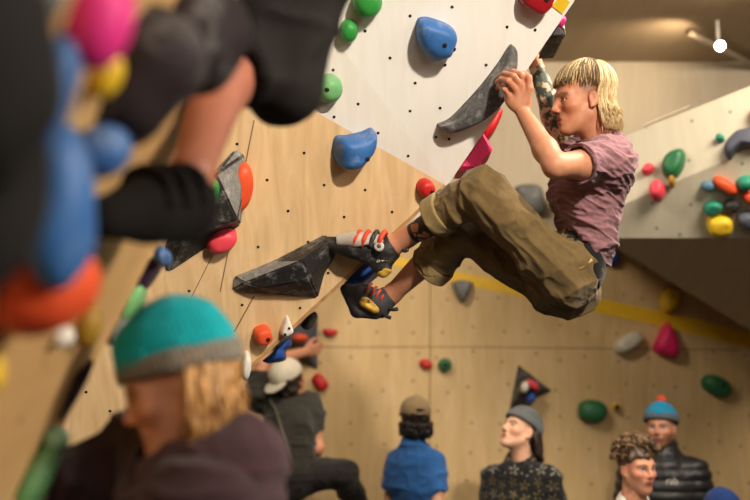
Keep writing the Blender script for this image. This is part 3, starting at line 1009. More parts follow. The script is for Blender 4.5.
class Head:
    def __init__(s, c, M, sc=1.0):
        s.c, s.M, s.s = np.asarray(c, float), M, sc

    def p(s, x, y, z):
        return s.c + s.s * (s.M @ V(x, y, z))

    def loc(s, v):
        return (v - s.c) @ s.M / s.s

    def e(s, x, y, z, rx, ry, rz, k=0.02, sub=False):
        return ell(s.p(x, y, z), V(rx, ry, rz) * s.s, s.M, k * s.s, sub)

    def k(s, a, b, ra, rb=None, k=0.015, sub=False):
        return cap(s.p(*a), s.p(*b), ra * s.s, (ra if rb is None else rb) * s.s, k * s.s, None, sub)

    def prims(s, open_mouth=0.0):
        o = [s.e(-.010, 0, .034, .094, .074, .087), s.e(.030, 0, -.030, .060, .056, .086, .03)]
        for y in (1, -1):
            o += [s.k((.0, y * .050, -.052), (.062, y * .016, -.100), .017, .015, .03),
                  s.k((.080, y * .012, .017), (.066, y * .044, .018), .013, .011, .02),
                  s.e(.056, y * .043, -.026, .024, .020, .018, .025)]
        o += [s.e(.071, 0, -.102, .017, .019, .014, .02)]
        for y in (1, -1):
            o += [s.e(.093, y * .032, -.004, .017, .018, .013, .012, True), s.e(.066, y * .032, -.005, .0165, .016, .0135, .004)]
        o += [s.k((.086, 0, .012), (.105, 0, -.028), .0075, .0090, .012), s.e(.107, 0, -.032, .0095, .0092, .0082, .006)]
        for y in (1, -1):
            o += [s.e(.096, y * .011, -.037, .010, .0065, .0068, .006)]
        o += [s.e(.078, 0, -.066, .013, .026, .020, .014),
              s.k((.0875, -.015, -.0630), (.0875, .015, -.0630), .0050, None, .006), s.k((.0865, -.013, -.0745 - open_mouth), (.0865, .013, -.0745 - open_mouth), .0058, None, .006),
              s.k((.096, -.018, -.0685 - open_mouth / 2), (.096, .018, -.0685 - open_mouth / 2), .0028 + open_mouth / 2, None, .004, True)]
        for y in (1, -1):
            o += [grp([s.e(-.012, y * .076, -.008, .018, .010, .029, .004), s.e(-.006, y * .087, -.005, .011, .008, .019, .005, True), s.e(-.004, y * .077, -.034, .010, .007, .009, .006)], .008)]
        return o

    def colour(s, v, skin, lips=(150, 74, 64), brow=(92, 64, 44), iris=(60, 62, 60), beard=None, blush=0.5, shave=None):
        n = len(v)
        q = s.loc(v)
        x, y, z = q[:, 0], np.abs(q[:, 1]), q[:, 2]
        c = np.tile(np.array(lin(*skin)), (n, 1))

        def put(w, rgb):
            nonlocal c
            w = np.clip(w, 0, 1)[:, None]
            c = c * (1 - w) + np.array(lin(*rgb))[None, :] * w
        face = (x > .03) & (z > -.13) & (z < .1) & (y < .09)
        red = tuple(int(a * b) for a, b in zip(skin, (0.98, .78, .74)))
        put(blush * face * np.exp(-((x - .065) ** 2 + (y - .042) ** 2 + (z + .032) ** 2) / .0007), red)
        put(blush * face * np.exp(-((x - .11) ** 2 + y ** 2 + (z + .035) ** 2) / .0003), red)
        put(.45 * blush * ((np.abs(x + .006) < .03) & (y > .07) & (np.abs(z + .01) < .045)) * .8, red)
        if beard:
            put(face * .85 * np.clip((-.048 - z) / .015, 0, 1) * np.clip((z + .14) / .01, 0, 1) * (1 - np.exp(-((z + .068) / .011) ** 2) * (y < .02)), beard)
            put((x > -.012) * (x < .05) * (y > .045) * np.clip((-.015 - z) / .02, 0, 1) * (z > -.12) * .8, beard)
        if shave:
            put(((x > -.075) & (x < .040) & (y > .045) & (z > .0)) * np.clip((z - .0) / .03, 0, 1) * np.clip((.034 - x + (z - .02) * .3) / .018, 0, 1) * .9, shave)
        put(face * np.exp(-((z + .0625) / .0050) ** 2) * (y < .021) * (x > .078), lips)
        put(face * np.exp(-((z + .0750) / .0062) ** 2) * (y < .019) * (x > .078), lips)
        put(face * (np.exp(-((z + .0690) / .0026) ** 2) * (y < .021) * (x > .074)), (70, 30, 26))
        put(face * np.exp(-((z - .0215 + .35 * np.abs(y - .034)) / .0052) ** 2) * (y > .012) * (y < .056), brow)
        r2 = (y - .032) ** 2 / .0135 ** 2 + (z + .004) ** 2 / .0075 ** 2
        eye = face & (r2 < 1) & (x > .062)
        put(eye * 1.0, (212, 200, 188))
        put(eye * (((y - .032) ** 2 + (z + .003) ** 2) < .0062 ** 2), iris)
        put(face * (r2 < 1.7) * (r2 > .85) * (z > -.004) * (x > .06) * .85, (74, 46, 36))
        put(face * (np.exp(-(((y - .007) / .004) ** 2 + ((z + .0435) / .003) ** 2)) * (x > .085)), (90, 44, 36))
        return c


def hand(w, d, back, side, curl=(25, 35, 25), sc=1.0, spread=0.06, thumb=0.6):
    """palm and five bent fingers; d runs wrist to knuckles, back out of the back of the hand, side towards the thumb"""
    d, back = unit(d), unit(back)
    side = unit(side - d * (side @ d))
    back = unit(back - d * (back @ d) - side * (back @ side))
    w = np.asarray(w, float)
    o = [ell(w + d * .048 * sc, V(.052, .038, .0155) * sc, np.stack([d, side, back], 1), .012)]
    offs, mls = (.029, .009, -.011, -.029), (.090, .094, .089, .080)
    L = ((.043, .026, .020), (.048, .030, .021), (.044, .028, .020), (.034, .021, .018))
    for i in range(4):
        b = w + side * offs[i] * .55 * sc + d * .02 * sc
        m = w + d * mls[i] * sc + side * offs[i] * sc
        o.append(cap(b, m, .0115 * sc, .0100 * sc, .008))
        p, a = m, 0
        chain = []
        dd = unit(d + side * offs[i] * spread * 30)
        for j in range(3):
            a += radians(curl[j])
            q = p + (dd * cos(a) - back * sin(a)) * L[i][j] * sc
            chain.append(cap(p, q, (.0095 - .0012 * j) * sc, (.0088 - .0012 * j) * sc, .003))
            p = q
        o.append(grp(chain, .004))
    t0 = w + d * .018 * sc + side * .022 * sc - back * .004
    t1 = t0 + unit(d * .75 + side * thumb - back * .25) * .045 * sc
    t2 = t1 + unit(d * 1.0 + side * thumb * .35 - back * .3) * .034 * sc
    t3 = t2 + unit(d * 1.0 - back * .45) * .026 * sc
    o += [cap(t0, t1, .0155 * sc, .0115 * sc, .012), grp([cap(t1, t2, .0112 * sc, .0098 * sc, .003), cap(t2, t3, .0098 * sc, .0078 * sc, .003)], .005)]
    return o


def ring(a, b, r0, r1, wall_, flat=None, k=.004):
    """a hollow band of cloth from a to b"""
    d = unit(np.asarray(b) - np.asarray(a))
    ext = 0.06
    return grp([cap(a - d * ext, b + d * ext, r0, r1, k, flat), cut(b, d), cut(a, -d), cap(a - d * .2, b + d * .2, r0 - wall_, r1 - wall_, .003, flat, True)], k)


def scol(rgb):
    return lambda v: np.tile(np.array(lin(*rgb)), (len(v), 1))


def folds(amp, f1, f2, seed=0):
    def g(v, n):
        return amp * (ridged(v, f1, seed) - .45) + amp * .5 * (ridged(v, f2, seed + 3) - .45)
    return g


rng = random.Random(7)
# ================================================================== the climber on the overhang
DO = 0.17
def Q(x, y, d):
    return P(x, y, d + DO)


h = Head(Q(582, 101, 3.40), frame(80, -4, -3), 0.98)
neck0, neck1 = Q(602, 150, 3.42), h.p(-.025, 0, -.06)
lsh, rsh = Q(604, 162, 3.27), Q(583, 158, 3.58)
lel, lwr = Q(555, 166, 3.08), Q(522, 111, 3.27)
rel, rwr = Q(561, 138, 3.66), Q(535, 62, 3.66)
pelv = Q(567, 274, 3.42)
lhip, rhip = Q(567, 278, 3.34), Q(566, 284, 3.52)
lkn, lan = Q(482, 193, 3.24), Q(406, 238, 3.43)
rkn, ran = Q(463, 226, 3.46), Q(392, 294, 3.62)
sp = unit(Q(600, 155, 3.42) - Q(574, 270, 3.42))
lat = unit(lsh - rsh)
fr = unit(np.cross(sp, lat))
if fr[0] > 0:
    fr = -fr
RT = np.stack([fr, lat, sp], 1)

bp_ = h.prims(.003)
bp_ += [cap(neck0, neck1, .058, .052, .03), ell(Q(597, 188, 3.42), V(.095, .15, .15), RT, .03), ell(Q(588, 235, 3.42), V(.085, .125, .15), RT, .03),
        ell(pelv, V(.08, .13, .10), RT, .03)]
# left arm, reaching to the hold
bp_ += [grp([cap(Q(602, 162, 3.30), lsh, .06, .055, .03), cap(lsh, lel, .050, .038, .03), ell((lsh * .55 + lel * .45) + V(0, 0, -.010), V(.05, .046, .043), None, .03),
             cap(lel, lel * .72 + lwr * .28, .036, .0385, .02), cap(lel * .72 + lwr * .28, lwr, .0385, .0240, .02)], .02)]
# right arm, behind the face, reaching round the edge
bp_ += [grp([cap(rsh, rel, .052, .042, .03), cap(rel, rel * .7 + rwr * .3, .041, .043, .02), cap(rel * .7 + rwr * .3, rwr, .043, .027, .02)]
            + hand(rwr, V(-.1, .05, 1), V(.9, -.4, .1), V(-.2, -1, 0), (40, 45, 30), 1.0), .012)]
# left hand: knuckles towards us, fingertips over the far rim of the hold
hw = lwr
kn = [Q(526.5, 83, 3.25), Q(520.5, 84.5, 3.235), Q(515, 89, 3.235), Q(509.5, 95.5, 3.25)]
fing = [
    [kn[0], Q(521, 74.5, 3.235), Q(513, 71.5, 3.27), Q(506.5, 72.5, 3.31)],
    [kn[1], Q(513.5, 76, 3.215), Q(504.5, 73.6, 3.255), Q(498.8, 76.5, 3.30)],
    [kn[2], Q(508.5, 81.3, 3.215), Q(501, 79.3, 3.26), Q(497.2, 82.5, 3.30)],
    [kn[3], Q(504.5, 89, 3.235), Q(499.8, 85.4, 3.27), Q(497.5, 88.0, 3.30)],
]
hp = [ell(Q(517.5, 99, 3.262), V(.026, .042, .052), np.stack([V(0, -1, 0), unit(V(.85, 0, .5)), unit(V(-.5, 0, .85))], 1), .014)]
for i, fg in enumerate(fing):
    hp.append(cap(lwr + (kn[i] - lwr) * .25, kn[i], .0125, .0115, .008))
    r = .0105 if i < 3 else .0092
    hp.append(grp([cap(fg[0], fg[1], r * 1.06, r, .003), cap(fg[1], fg[2], r, r * .9, .003), cap(fg[2], fg[3], r * .92, r * .8, .003)], .004))
th = [Q(525.5, 100, 3.25), Q(529.5, 88, 3.235), Q(528.8, 77.5, 3.23), Q(524.5, 73, 3.25)]
hp += [cap(th[0], th[1], .0165, .0125, .012), grp([cap(th[1], th[2], .0122, .0108, .003), cap(th[2], th[3], .0108, .0088, .003)], .005)]
bp_ += [grp(hp, .012)]
# legs (thin under the trousers, bare at the shins)
lsk, rsk = Q(437, 218, 3.34), Q(425, 271, 3.55)
for hip, knee, ank, mid in ((lhip, lkn, lan, lsk), (rhip, rkn, ran, rsk)):
    bp_ += [grp([cap(hip, knee, .07, .05, .02), cap(knee, knee * .6 + ank * .4, .045, .050, .02), cap(knee * .6 + ank * .4, ank, .050, .033, .02)], .02)]
lheel, rheel = Q(392, 246, 3.44), Q(384, 300, 3.62)
bp_ += [grp([cap(lan, lheel, .034, .034, .02), cap(lheel, Q(345, 245, 3.42), .034, .025, .02)], .02), grp([cap(ran, rheel, .034, .032, .02), cap(rheel, Q(352, 292, 3.62), .032, .022, .02)], .02)]

SK = (192, 132, 100)


def seg_t(v, a, b):
    d = b - a
    t = (v - a) @ d / (d @ d)
    r = np.linalg.norm(v - a - np.clip(t, 0, 1)[:, None] * d, axis=1)
    return t, r


def climber_col(v):
    c = h.colour(v, SK, lips=(178, 96, 88), brow=(120, 88, 60), blush=.75, shave=(112, 74, 46))
    # full sleeve of ink on the far arm
    t1, r1 = seg_t(v, rel, rwr)
    t2, r2 = seg_t(v, rsh, rel)
    m = ((r1 < .065) & (t1 > -.1) & (t1 < .93)) | ((r2 < .075) & (t2 > .1) & (r1 < .3))
    n1 = noise(v, 55, 11) * .6 + noise(v, 110, 12) * .4
    n2 = noise(v, 55, 15)
    ink = np.array(lin(66, 74, 62))
    c[m & (n1 > -.05)] = ink
    c[m & (n1 > -.12) & (n2 > .25)] = np.array(lin(124, 116, 88))
    c[m & (n1 < -.05)] = np.array(lin(200, 172, 142))
    # blackwork on the near shin
    t, r = seg_t(v, lkn, lan)
    m = (r < .06) & (t > .40) & (t < .97)
    n3 = noise(v, 60, 21)
    band = (np.abs(t - .66) < .02) | (np.abs(t - .86) < .025)
    blk = m & (((t > .66) & (t < .86) & (np.abs(n3) < .28)) | band | ((t > .64) & (t < .78) & (noise(v, 42, 33) > .25)) | ((t > .46) & (t < .64) & (np.abs(noise(v, 34, 8)) < .16)))
    c[blk] = np.array(lin(46, 44, 44))
    # knuckles and fingertips a little redder
    for fg in fing:
        for q in (fg[0], fg[1], fg[3]):
            w = np.exp(-((v - q) ** 2).sum(1) / .00016)[:, None] * .4
            c = c * (1 - w) + np.array(lin(206, 124, 100)) * w
    # ear stud
    c[np.linalg.norm(h.loc(v) - V(-.006, .080, -.040), axis=1) < .0045] = np.array(lin(40, 36, 36))
    return c


climber = body('person', bp_, .0036, M_SKIN, None, pelv + V(0, 0, -.25), None, climber_col)
tag(climber, 'blond climber in mauve t-shirt and olive trousers hanging from the wall', 'person')

# ---- t-shirt
opening = lsh * .46 + lel * .54
ad = unit(lel - lsh)
ropen = rsh * .5 + rel * .5
hem = Q(579, 249, 3.42)
ts = [grp([ell(Q(590, 188, 3.42), V(.115, .17, .16), RT, .03), ell(Q(578, 190, 3.42), V(.095, .14, .11), RT, .04), ell(Q(602, 163, 3.42), V(.078, .165, .08), RT, .05), ell(Q(586, 238, 3.42), V(.098, .155, .165), RT, .05),
           cap(neck0 + sp * .0, neck0 - sp * .06, .075, .11, .05), ell(Q(612, 176, 3.42), V(.05, .13, .10), RT, .05),
           cut(hem, V(-.80, 0, -.60), .006),
           cap(neck1 - V(0, 0, .0), neck0 - sp * .015, .060, .064, .006, None, True)], .02),
      grp([cap(lsh + V(.02, 0, -.01), lsh, .075, .074, .03), cap(lsh, lel, .074, .060, .03), cut(opening, ad, .004), cap(opening - ad * .012, lel, .056, .056, .004, None, True)], .035),
      grp([cap(rsh, rel, .072, .06, .03), cut(ropen, unit(rel - rsh), .004)], .035)]


def shirt_disp(v, n):
    q = (v - pelv) @ RT
    d = np.stack([q[:, 0] * 7 + q[:, 2] * 10, q[:, 1] * 7, q[:, 2] * 26 - q[:, 0] * 9], 1)
    low = np.clip(1.1 - (q[:, 2] - .05) / .34, .25, 1)
    return .020 * low * (ridged(d, 1, 31) - .4) + .010 * (ridged(d, 2.1, 32) - .4) + .003 * (ridged(d, 4.3, 33) - .4) + .006 * noise(v, 9, 4)


def shirt_col(v):
    q = (v - pelv) @ RT
    c = np.tile(np.array(lin(142, 101, 106)), (len(v), 1))
    s = .5 + .5 * np.sin(q[:, 2] * 2 * pi / .016 + noise(v, 8, 2) * 1.0)
    c *= (1 - .20 * (s > .72))[:, None]
    t, r = seg_t(v, lsh, lel)
    return c


tsh = body('t_shirt', ts, .0042, M_CLOTH, climber, None, shirt_disp, shirt_col)
body('neckband', [grp([cap(neck0 + (neck1 - neck0) * .04, neck0 + (neck1 - neck0) * .17, .072, .069, .01), cut(neck0 + (neck1 - neck0) * .26, neck1 - neck0, .003), cut(neck0 - (neck1 - neck0) * .12, neck0 - neck1, .003), cap(neck0, neck1, .061, .061, .003, None, True)], .004)],
     .004, M_CLOTH, tsh, None, None, scol((104, 74, 80)))
body('sleeve_hem', [ring(opening - ad * .010, opening + ad * .002, .0685, .0675, .006)], .003, M_CLOTH, tsh, None, None, scol((96, 66, 72)))

# ---- trousers
lcuff, rcuff = Q(437, 217, 3.345), Q(430, 269, 3.545)
ld, rd = unit(lan - lkn), unit(ran - rkn)
tr_ = [grp([ell(Q(569, 268, 3.42), V(.108, .162, .130), RT, .03), ell(Q(556, 287, 3.44), V(.10, .15, .085), None, .04),
            cut(Q(581, 253, 3.42), V(.84, 0, .54), .006)], .02),
       grp([cap(lhip, lkn, .090, .066, .04, None), cap(lhip * .3 + lkn * .7, lkn, .070, .069, .04), cap(lkn, lcuff, .068, .066, .03), cut(lcuff, ld, .004), cap(lcuff - ld * .02, lan, .054, .054, .004, None, True)], .04),
       grp([cap(rhip, rkn, .118, .078, .04), cap(rkn, rcuff, .078, .066, .03), cut(rcuff, rd, .004), cap(rcuff - rd * .02, ran, .054, .054, .004, None, True)], .02)]


def trouser_disp(v, n):
    t, r = seg_t(v, lhip, lkn)
    ax = unit(lkn - lhip)
    s = (v - lhip) @ ax
    o = v - lhip - s[:, None] * ax
    q = np.stack([s * 5.5 + o[:, 2] * 3, o[:, 1] * 14, o[:, 2] * 14], 1)
    t2, r2 = seg_t(v, lkn, lan)
    a2 = unit(lan - lkn)
    s2 = (v - lkn) @ a2
    q2 = np.stack([s2 * 24, v[:, 1] * 9, v[:, 2] * 9], 1)
    knee = np.exp(-(np.minimum(np.linalg.norm(v - lkn, axis=1), np.linalg.norm(v - rkn, axis=1)) / .13) ** 2)
    return (.018 * (ridged(q, 1, 41) - .4) + .011 * (ridged(q, 2.2, 42) - .4) + .003 * (ridged(q, 4.6, 45) - .4)) * (1 - .5 * knee) + .015 * knee * (ridged(q2, 1, 43) - .4) + .006 * noise(v, 7, 44)


def trouser_col(v):
    c = np.tile(np.array(lin(108, 88, 54)), (len(v), 1))
    w = np.clip(.5 + .6 * noise(v, 12, 51) + .35 * noise(v, 40, 52), 0, 1)[:, None]
    return c * (1 - .22 * w) + np.array(lin(136, 114, 74)) * .22 * w


trs = body('trousers', tr_, .0045, M_CLOTH, climber, None, trouser_disp, trouser_col)


def seam_line(name, pts, r, rgb, parent, m=None):
    return tubes(name, [(bez(pts, 6), [r] * ((len(pts) - 1) * 6 + 1))], m or mat('seam_' + name, rgb, .8, .05), parent, sides=6)


for (c0, dd, m_) in ((lcuff, ld, 'cuff'), (rcuff, rd, 'cuff')):
    body('cuff', [ring(c0 - dd * .042, c0 + dd * .012, .073, .076, .014, k=.006)], .004, M_CLOTH, trs, None, lambda v, n: .005 * noise(v, 22, 61) + .004 * (ridged(v, 18, 62) - .4), scol((150, 128, 84)))

# ---- belt along the back of the waist
bn = unit(V(.80, 0, .60))
body('belt', [grp([ell(Q(576, 266, 3.42), V(.098, .158, .150), RT, .01), cut(Q(581, 258, 3.42) + bn * .03, bn, .004), cut(Q(581, 258, 3.42) - bn * .03, -bn, .004)], .01)], .0045, M_CLOTH, climber, None, None, scol((26, 24, 24)))
for (x, y) in ((586, 264),):
    a = Q(x, y, 3.255)
    tubes('belt_loop', [(np.array([a - bn * .03, a, a + bn * .025]), [.006, .006, .006])], mat('belt_loop_tan', (178, 148, 92), .8, .05), climber, sides=6)

# ---- climbing shoes
M_RUB = mat('black_shoe_rubber', (38, 36, 35), .5, .15, 60, .2, 200, .4, chalk=.25)
M_SHG = mat('pale_grey_shoe_leather', (176, 168, 156), .6, .15, 40, .2, 200)
M_SHD = mat('dark_grey_shoe_suede', (64, 64, 68), .7, .15, 40, .2, 200)
M_STR = mat('orange_red_strap', (214, 66, 36), .6, .15, 60)
M_YEL = mat('yellow_shoe_rubber', (206, 164, 66), .55, .12, 40)
M_TXT = mat('white_print', (222, 216, 204), .6, .02)
s1 = [grp([cap(Q(329, 243, 3.42), Q(352, 246, 3.425), .022, .036, .02), cap(Q(352, 246, 3.425), Q(384, 251, 3.44), .037, .042, .02), cap(Q(386, 252, 3.44), Q(383, 266, 3.44), .042, .028, .02),
           cap(Q(326, 244, 3.42), Q(366, 256, 3.43), .014, .018, .02), cap(Q(366, 256, 3.43), Q(383, 269, 3.44), .02, .024, .02)], .02),
      grp([cap(Q(386, 250, 3.44), lan, .042, .042, .02), cut(lan * .1 + lheel * .9, lan - lheel, .004)], .02),
      cap(lan + (lan - lheel) * .6, lheel, .036, .036, .004, None, True), cap(lan + (lan - lheel), lan * .75 + lheel * .25, .06, .05, .006, None, True)]
shoe = body('climbing_shoe', s1, .0034, M_RUB, climber)
yy = -.048
body('upper_panel', [grp([cap(Q(338, 240, 3.405), Q(356, 240, 3.40), .021, .028, .01), cap(Q(356, 240, 3.40), Q(374, 243, 3.41), .030, .034, .01), cut(Q(336, 244, 3.4), V(-1, 0, 0)), cut(Q(352, 249, 3.4), V(.2, 0, -1))], .01)], .0034, M_SHG, shoe)
for i, x in enumerate((357, 365.5, 374, 382)):
    pts = [Q(x - 4, 247, 3.39), Q(x - 2, 240, 3.375), Q(x + 1, 234, 3.385), Q(x + 3, 231.5, 3.42), Q(x + 4, 234, 3.47)]
    tubes('strap', [(bez(pts, 5), [.006] + [.0085] * 19 + [.006])], M_STR if i != 2 else M_RUB, shoe, sides=8)
bc = Q(379, 246.5, 3.378)
dk = tubes('strap_button', [(np.array([bc, bc - V(0, .006, 0), bc - V(0, .008, 0)]), [.0175, .0175, .012])], M_SHG, shoe, sides=18)
tubes('button_core', [(np.array([bc - V(0, .007, 0), bc - V(0, .0095, 0)]), [.008, .007])], M_RUB, dk, sides=14)
body('heel_cap', [grp([cap(Q(385, 268, 3.435), Q(383, 271, 3.435), .028, .024, .01), cut(Q(384, 267.5, 3.4), V(.15, 0, 1))], .01)], .0034, M_YEL, shoe)
tubes('pull_tab', [(bez([Q(398, 247, 3.44), Q(404, 251, 3.41), Q(408, 250, 3.40)], 5), [.006] * 11)], M_RUB, shoe, sides=8)
tx = bpy.data.curves.new('t', 'FONT')
tx.body = 'TENAYA'
tx.size = .019
tx.extrude = .0008
tx.align_x = 'CENTER'
to = bpy.data.objects.new('t', tx)
C.objects.link(to)
bpy.context.view_layer.update()
tme = bpy.data.meshes.new_from_object(to)
bpy.data.objects.remove(to)
co = np.zeros(len(tme.vertices) * 3)
tme.vertices.foreach_get('co', co)
co = co.reshape(-1, 3)
tp = Q(383.5, 263, 3.44)
wv = np.array([tp + V(1, 0, .10) * a + V(-.1, 0, 1) * b + V(0, -.039 + 18 * a * a * .6 - c, 0) for a, b, c in co])
mk('lettering', wv, [tuple(p.vertices) for p in tme.polygons], M_TXT, shoe, smooth=False)

s2 = [grp([cap(Q(348, 291, 3.62), Q(364, 297, 3.62), .024, .042, .02), cap(Q(364, 297, 3.62), Q(380, 304, 3.62), .044, .040, .02), cap(Q(347, 290, 3.62), Q(359, 311, 3.62), .014, .022, .02), cap(Q(359, 311, 3.62), Q(382, 312, 3.62), .02, .022, .02)], .02),
      grp([cap(Q(380, 302, 3.62), ran, .040, .040, .02), cut(ran * .75 + rheel * .25, ran - rheel, .004)], .02), cap(ran + (ran - rheel) * .6, rheel, .034, .034, .004, None, True)]
shoe2 = body('climbing_shoe', s2, .0034, M_SHD, climber)
body('sole_rand', [grp([cap(Q(345, 289, 3.62), Q(357, 311, 3.62), .018, .024, .01), cap(Q(357, 311, 3.62), Q(376, 314, 3.62), .024, .02, .01)], .01)], .0034, M_RUB, shoe2)
body('side_patch', [cap(Q(365, 302, 3.583), Q(375, 309, 3.588), .022, .017, .004), cap(Q(369, 303, 3.566), Q(375, 307, 3.566), .011, .009, .003, None, True)], .0028, M_YEL, shoe2)
for i in range(4):
    x, y = 368 + i * 4.6, 286 + i * 3.2
    tubes('lace', [(bez([Q(x - 2, y + 7, 3.585), Q(x, y + 2, 3.575), Q(x + 3, y - 2, 3.60), Q(x + 4, y - 2, 3.64)], 5), [.0045] * 16)], M_STR, shoe2, sides=6)
for x, y, x2, y2 in ((386, 308, 398, 309), (381, 312, 391, 318)):
    tubes('pull_tab', [(bez([Q(x, y, 3.60), Q((x + x2) / 2, (y + y2) / 2 + 1, 3.585), Q(x2, y2, 3.58)], 5), [.007] * 11)], M_RUB, shoe2, sides=8)

# ---- mullet
hb = [grp([h.e(-.013, 0, .044, .100, .081, .092, .01), cut(h.p(.08, 0, .080), h.M @ V(.32, 0, -1), .02)], .01),
      grp([cap(h.p(-.055, y, .05), h.p(-.082, y * .8, -.085), .036 * h.s, .024 * h.s, .02) for y in (-.042, 0, .042)] + [cut(h.p(-.032, 0, 0), h.M @ V(1, 0, .0), .01)], .02)]
hair = body('hair', hb, .005, M_HAIR, climber, None, lambda v, n: .004 * noise(v, 40, 5), scol((170, 142, 96)))
paths, cols = [], []
for i in range(1300):
    al = rng.uniform(-pi, pi) if i < 850 else rng.choice((-1, 1)) * rng.uniform(radians(98), pi)
    back = abs(al) > radians(100)
    ca, sa = cos(al), sin(al)
    pts = []
    rr = rng.uniform(.99, 1.13)
    n = 9
    e1 = rng.uniform(.16, .42) if not back else 0
    if abs(al) > radians(48) and not back:
        e1 = rng.uniform(.02, .42)
    for j in range(n):
        t = j / (n - 1)
        el = (pi / 2) * (1 - t) + e1 * t
        wob = .004 * sin(t * 7 + i)
        x = -.013 - .02 * (1 - t) + .102 * rr * cos(el) * ca
        y = .083 * rr * cos(el) * sa + wob
        z = .044 + .094 * rr * sin(el) - (.012 * t ** 3 if not back else 0)
        pts.append(h.p(x, y, z))
    if back:
        L = rng.uniform(.07, .145)
        x0, y0 = -.013 + .102 * rr * ca, .083 * rr * sa
        for j in range(1, 7):
            t = j / 6
            pts.append(h.p(x0 * (1 - .12 * sin(t * 4)) + .006 * sin(5 * t + i), y0 * (1 - .14 * sin(t * 3.4)), .044 - L * t - .02 * t))
        pts = pts[3:]
    m = len(pts)
    r0 = rng.uniform(.0018, .0042)
    paths.append((np.array(pts), [r0 * (1 - .75 * (k / (m - 1)) ** 2.5) for k in range(m)]))
    w = rng.random()
    a_, b_ = ((220, 196, 146), (178, 150, 102)) if back else (((200, 174, 124), (112, 92, 64)) if abs(al) < radians(62) or e1 > .22 else ((184, 156, 108), (116, 92, 62)))
    cols.append(np.array(lin(*[a_[k] * w + b_[k] * (1 - w) for k in range(3)])))
tubes('hair_locks', paths, M_HAIR, hair, sides=5, col=lambda i: cols[i])
# ================================================================== everyone else
def beanie(hd, parent, rgb, band, name='beanie', pom=None, seed=0, tall=.0, size=1.0, hh=.005, tilt=.18, low=.040):
    """knitted hat with a turned-up band; the band line drops low above the brow"""
    nrm = hd.M @ unit(V(tilt, 0, -1))
    sc = hd.s * size
    crown = [grp([hd.e(-.012, 0, .046 + tall / 2, .111 * size, .092 * size, .098 * size + tall / 2, .01), cut(hd.p(0, 0, low + .008), nrm, .004)], .01)]

    def rib(v, n):
        q = hd.loc(v)
        return .0022 * np.sin(np.arctan2(q[:, 1], q[:, 0] + .012) * 46) + .004 * noise(v, 26, seed) + .005 * (ridged(v, 11, seed + 1) - .4)
    o = body(name, crown, hh, M_CLOTH, parent, None, rib, scol(rgb))
    bd = [grp([hd.e(-.012, 0, .044, .118 * size, .098 * size, .102 * size, .01), cut(hd.p(0, 0, low + .028), -nrm, .006), cut(hd.p(0, 0, low - .012), nrm, .006)], .01)]
    body('turned_up_band', bd, hh, M_CLOTH, o, None, lambda v, n: .0025 * np.sin(np.arctan2(hd.loc(v)[:, 1], hd.loc(v)[:, 0] + .012) * 52) + .002 * noise(v, 25, seed), scol(band))
    if pom:
        c = hd.p(-.03, 0, .148 + tall)
        body('bobble', [ball(c, .026 * hd.s)], .004, M_CLOTH, o, None, lambda v, n: .007 * noise(v, 70, 3), scol(pom))
    return o


def baseball_cap(hd, parent, rgb, brim_yaw, opening=False):
    """brim_yaw 0 = worn forwards, 180 = worn backwards"""
    nrm = hd.M @ unit(V(.10, 0, -1))
    pr = [grp([hd.e(-.012, 0, .046, .109, .090, .090, .01), cut(hd.p(0, 0, .036), nrm, .004)], .01)]
    if opening:
        pr = [grp([hd.e(-.012, 0, .046, .109, .090, .090, .01), cut(hd.p(0, 0, .036), nrm, .004), hd.e(-.125, 0, .036, .035, .034, .030, .004, True)], .01)]

    def seams(v, n):
        q = hd.loc(v)
        a = np.arctan2(q[:, 1], q[:, 0] + .012)
        return -.0022 * np.exp(-((((a / (pi / 3)) + .5) % 1 - .5) / .03) ** 2) + .0012 * noise(v, 30, 2)
    o = body('baseball_cap', pr, .005, M_CLOTH, parent, None, seams, scol(rgb))
    a = radians(brim_yaw)
    ca, sa = cos(a), sin(a)
    pts = lambda r, z: [hd.p(-.012 + ca * (.075 + r), sa * (.075 + r), z)]
    c = hd.p(-.012 + ca * .100, sa * .100, .026)
    R = np.stack([hd.M @ unit(V(ca, sa, -.35)), hd.M @ V(-sa, ca, 0), hd.M @ unit(V(ca * .35, sa * .35, 1))], 1)
    body('cap_brim', [ell(c, V(.078, .076, .007), R, .01)], .004, M_CLOTH, o, None, None, scol(tuple(int(x * .92) for x in rgb)))
    tubes('top_button', [(np.array([hd.p(-.012, 0, .134), hd.p(-.012, 0, .140)]), [.008, .006])], mat('cap_button', rgb, .8, .05), o, sides=10)
    if opening:
        tubes('back_strap', [(bez([hd.p(-.105, .036, .044), hd.p(-.122, .018, .040), hd.p(-.126, 0, .039), hd.p(-.122, -.018, .040), hd.p(-.105, -.036, .044)], 5), [.007] * 21)], mat('cap_strap', rgb, .8, .05), o, sides=8)
    return o


def locks(name, hd, parent, starts, length, rgb0, rgb1, r=.006, wave=.006, n=7, push=.0, seed=1):
    rg = random.Random(seed)
    paths, cols = [], []
    for (x, y, z) in starts:
        L = length * rg.uniform(.7, 1.1)
        o0 = math.hypot(x, y)
        ph = rg.uniform(0, 6)
        pts = []
        for j in range(n):
            t = j / (n - 1)
            k = 1 + push * t * t + wave / o0 * sin(t * 6 + ph)
            pts.append(hd.p(x * k, y * k, z) - V(0, 0, L * t))
        rr = r * rg.uniform(.7, 1.3)
        paths.append((np.array(pts), [rr * (1 - .7 * (j / (n - 1)) ** 2) for j in range(n)]))
        w = rg.random()
        cols.append(np.array(lin(*[rgb0[k] * w + rgb1[k] * (1 - w) for k in range(3)])))
    return tubes(name, paths, M_HAIR, parent, sides=5, col=lambda i: cols[i])


